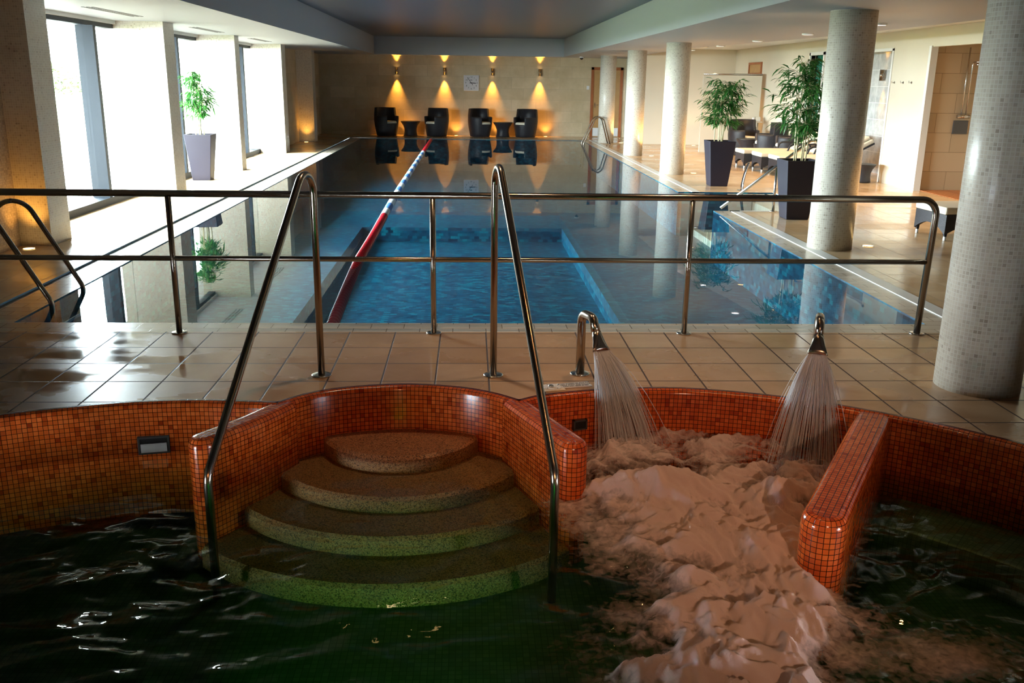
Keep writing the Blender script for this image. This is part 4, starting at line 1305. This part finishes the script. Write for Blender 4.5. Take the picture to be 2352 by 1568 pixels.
# spa wall openings
def skimmer(lab, x, y, nrm, w_, h_, zc):
    n_ = Vector((nrm[0],nrm[1],0)).normalized()
    t = thing('skimmer_opening', lab, 'skimmer', (x,y,zc), math.atan2(n_.y,n_.x)+PI/2, 'openings in the spa wall')
    # local -y points into the spa
    m = M()
    b = .010
    m.box(-w_,-.012,-h_,-w_+b,.03,h_); m.box(w_-b,-.012,-h_,w_,.03,h_); m.box(-w_,-.012,h_-b,w_,.03,h_); m.box(-w_,-.012,-h_,w_,.03,-h_+b)
    obj('surround', m, MAT['grey'], t)
    m = M(); m.box(-w_+b,-.004,-h_+b,w_-b,.0,h_-b); obj('opening', m, MAT['black'], t)
    return t
sk = skimmer('rectangular skimmer opening with white flap in the left spa wall', -1.80,4.975,(.22,-1), .085, .052, -.245)
m = M(); m.box(-.07,-.010,-.042,.07,-.005,.010); obj('flap', m, MAT['white_plastic'], sk)
skimmer('small dark opening in the spa wall left of the foam', .66,5.13,(.35,-1), .045, .032, -.19)
skimmer('small dark opening in the spa wall below the right spout', 1.95,4.99,(-.4,-1), .07, .035, -.25)

# ================================================================== SPA WATER AND FOAM
nx, ny = 400, 220
X0, X1, Y0, Y1 = -4.55, 3.75, 1.02, 5.33
xs = np.linspace(X0, X1, nx); ys = np.linspace(Y0, Y1, ny)
GX, GY = np.meshgrid(xs, ys)
amp = .024*sstep(4.6,3.6,GY)*(.55+.45*sstep(-.2,-1.2,GX)+.45*sstep(1.2,2.2,GX)) + .002 + .012*sstep(.5,.8,GX)*sstep(2.4,2.0,GX)
wx = GX + .08*vnoise(GX*2.2, GY*2.2, 3); wy = GY+.08*vnoise(GX*2.2+9, GY*2.2, 4)
HZ = WZ + amp*(fbm(wx*2.6+wy*.8, wy*4.6-wx*.5, 4, 21, .52)) + .0035*sstep(4.5,3.8,GY)*(.3+.7*sstep(-.3,-1.2,GX)+.5*sstep(1.3,2.0,GX))*fbm(wx*8,wy*13,2,61)
# the surface is beaten down under the thick foam
_lo = np.interp(GY, [1.0,1.9,2.8,3.12,3.43,3.82,4.36,4.6,4.97,5.22], [.25,.30,.58,.62,.86,.74,.62,.60,.66,.7])
_hi = np.interp(GY, [1.0,1.9,2.8,3.12,3.43,3.82,4.36,4.6,4.97,5.22], [1.1,1.2,1.28,1.42,1.48,1.60,1.90,2.02,2.15,2.2])
HZ = HZ - .13*sstep(-.04,.14,np.minimum(GX-_lo,_hi-GX))
# bounding the water to the spa outline
ox = np.array([p[0] for p in OUT]); oy = np.array([p[1] for p in OUT])
lim = np.interp(xs, ox, oy)-.01
m = M()
V = np.stack([GX, np.minimum(GY, lim[None,:]), HZ], -1).reshape(-1,3)
m.v = [tuple(p) for p in V]
for j in range(ny-1):
    for i in range(nx-1):
        if GY[j,i] > lim[i]+.03 and GY[j,i+1] > lim[i+1]+.03: continue
        a = j*nx+i
        m.face((a,a+1,a+nx+1,a+nx), ((0,0),)*4, True)
spa = obj('spa_water', m, MAT['spawater'])
tag(spa, 'dark green rippled water in the spa pool', 'water', kind='stuff')

FX0, FX1, FY0, FY1 = .30, 2.75, 1.9, 5.22
fnx, fny = 250, 340
fx = np.linspace(FX0, FX1, fnx); fy = np.linspace(FY0, FY1, fny)
QX, QY = np.meshgrid(fx, fy)
cy_ = [1.9,2.8,3.12,3.43,3.82,4.36,4.6,4.97,5.22]
lo = np.interp(QY, cy_, [.30,.58,.62,.86,.74,.62,.60,.66,.7])
hi = np.interp(QY, cy_, [1.2,1.28,1.42,1.48,1.60,1.90,2.02,2.15,2.2])
wob = .14*fbm(QX*3.0, QY*3.0, 3, 5)
ins = np.minimum(QX-lo+wob, hi-QX+wob)
heavy = sstep(-.08,.16,ins)
back = sstep(4.32,4.75,QY)          # the brown churned part under the spouts is less covered
cover = heavy*(1-.60*back)
mid = sstep(3.2,3.9,QY)
# loose foam towards the right foreground
cover = np.maximum(cover, .36*sstep(3.3,3.0,QY)*sstep(2.3,1.9,QX)*sstep(1.2,1.35,QX)*sstep(2.75,2.95,QY))
cover = np.maximum(cover, .36*sstep(-.35,0,ins))
n1 = fbm(QX*2.3+.35*vnoise(QX*2,QY*2,8), QY*3.0+.35*vnoise(QX*2+4,QY*2,9), 3, 33, .42)
rid = 1-np.abs(fbm(QX*3.2, QY*2.6, 3, 71, .42))
bil = 1-np.abs(fbm(QX*5.5+1.5*n1, QY*3.2, 3, 91, .42))*1.6
hump = .10*np.exp(-((QX-1.0)**2/.06+(QY-4.32)**2/.03)) + .08*np.exp(-((QX-1.62)**2/.05+(QY-4.28)**2/.03)) + .05*np.exp(-((QX-1.0)**2/.08+(QY-3.45)**2/.10)) + .03*np.exp(-((QX-1.05)**2/.12+(QY-2.85)**2/.08))
FZ = WZ - .012 + heavy*(.03 + .06*n1*(1-.4*back) + .045*(rid-.5) + .028*bil + .020*fbm(QX*13+2*n1, QY*6.5, 4, 123, .6)) + hump*heavy + .01*cover
cover = np.clip(cover + ((.40+.35*back)*n1+.30*(bil-.55))*sstep(0,.6,cover), 0, 1)
FZ = np.maximum(FZ, WZ-.02+.02*n1)
m = M()
m.v = [tuple(p) for p in np.stack([QX,QY,FZ],-1).reshape(-1,3)]
cv = cover.reshape(-1)
lim2 = np.interp(fx, ox, oy)-.035
used = []
for j in range(fny-1):
    for i in range(fnx-1):
        a = j*fnx+i
        if max(cv[a],cv[a+1],cv[a+fnx],cv[a+fnx+1]) < .03: continue
        if fy[j+1] > lim2[i]: continue
        m.face((a,a+1,a+fnx+1,a+fnx), ((0,0),)*4, True)
fo = obj('spa_foam', m, MAT['foam'])
at = fo.data.attributes.new('cover', 'FLOAT', 'POINT'); at.data.foreach_set('value', cv.astype(np.float32))
tag(fo, 'thick pinkish white foam churning below the two spouts', 'foam', kind='stuff')
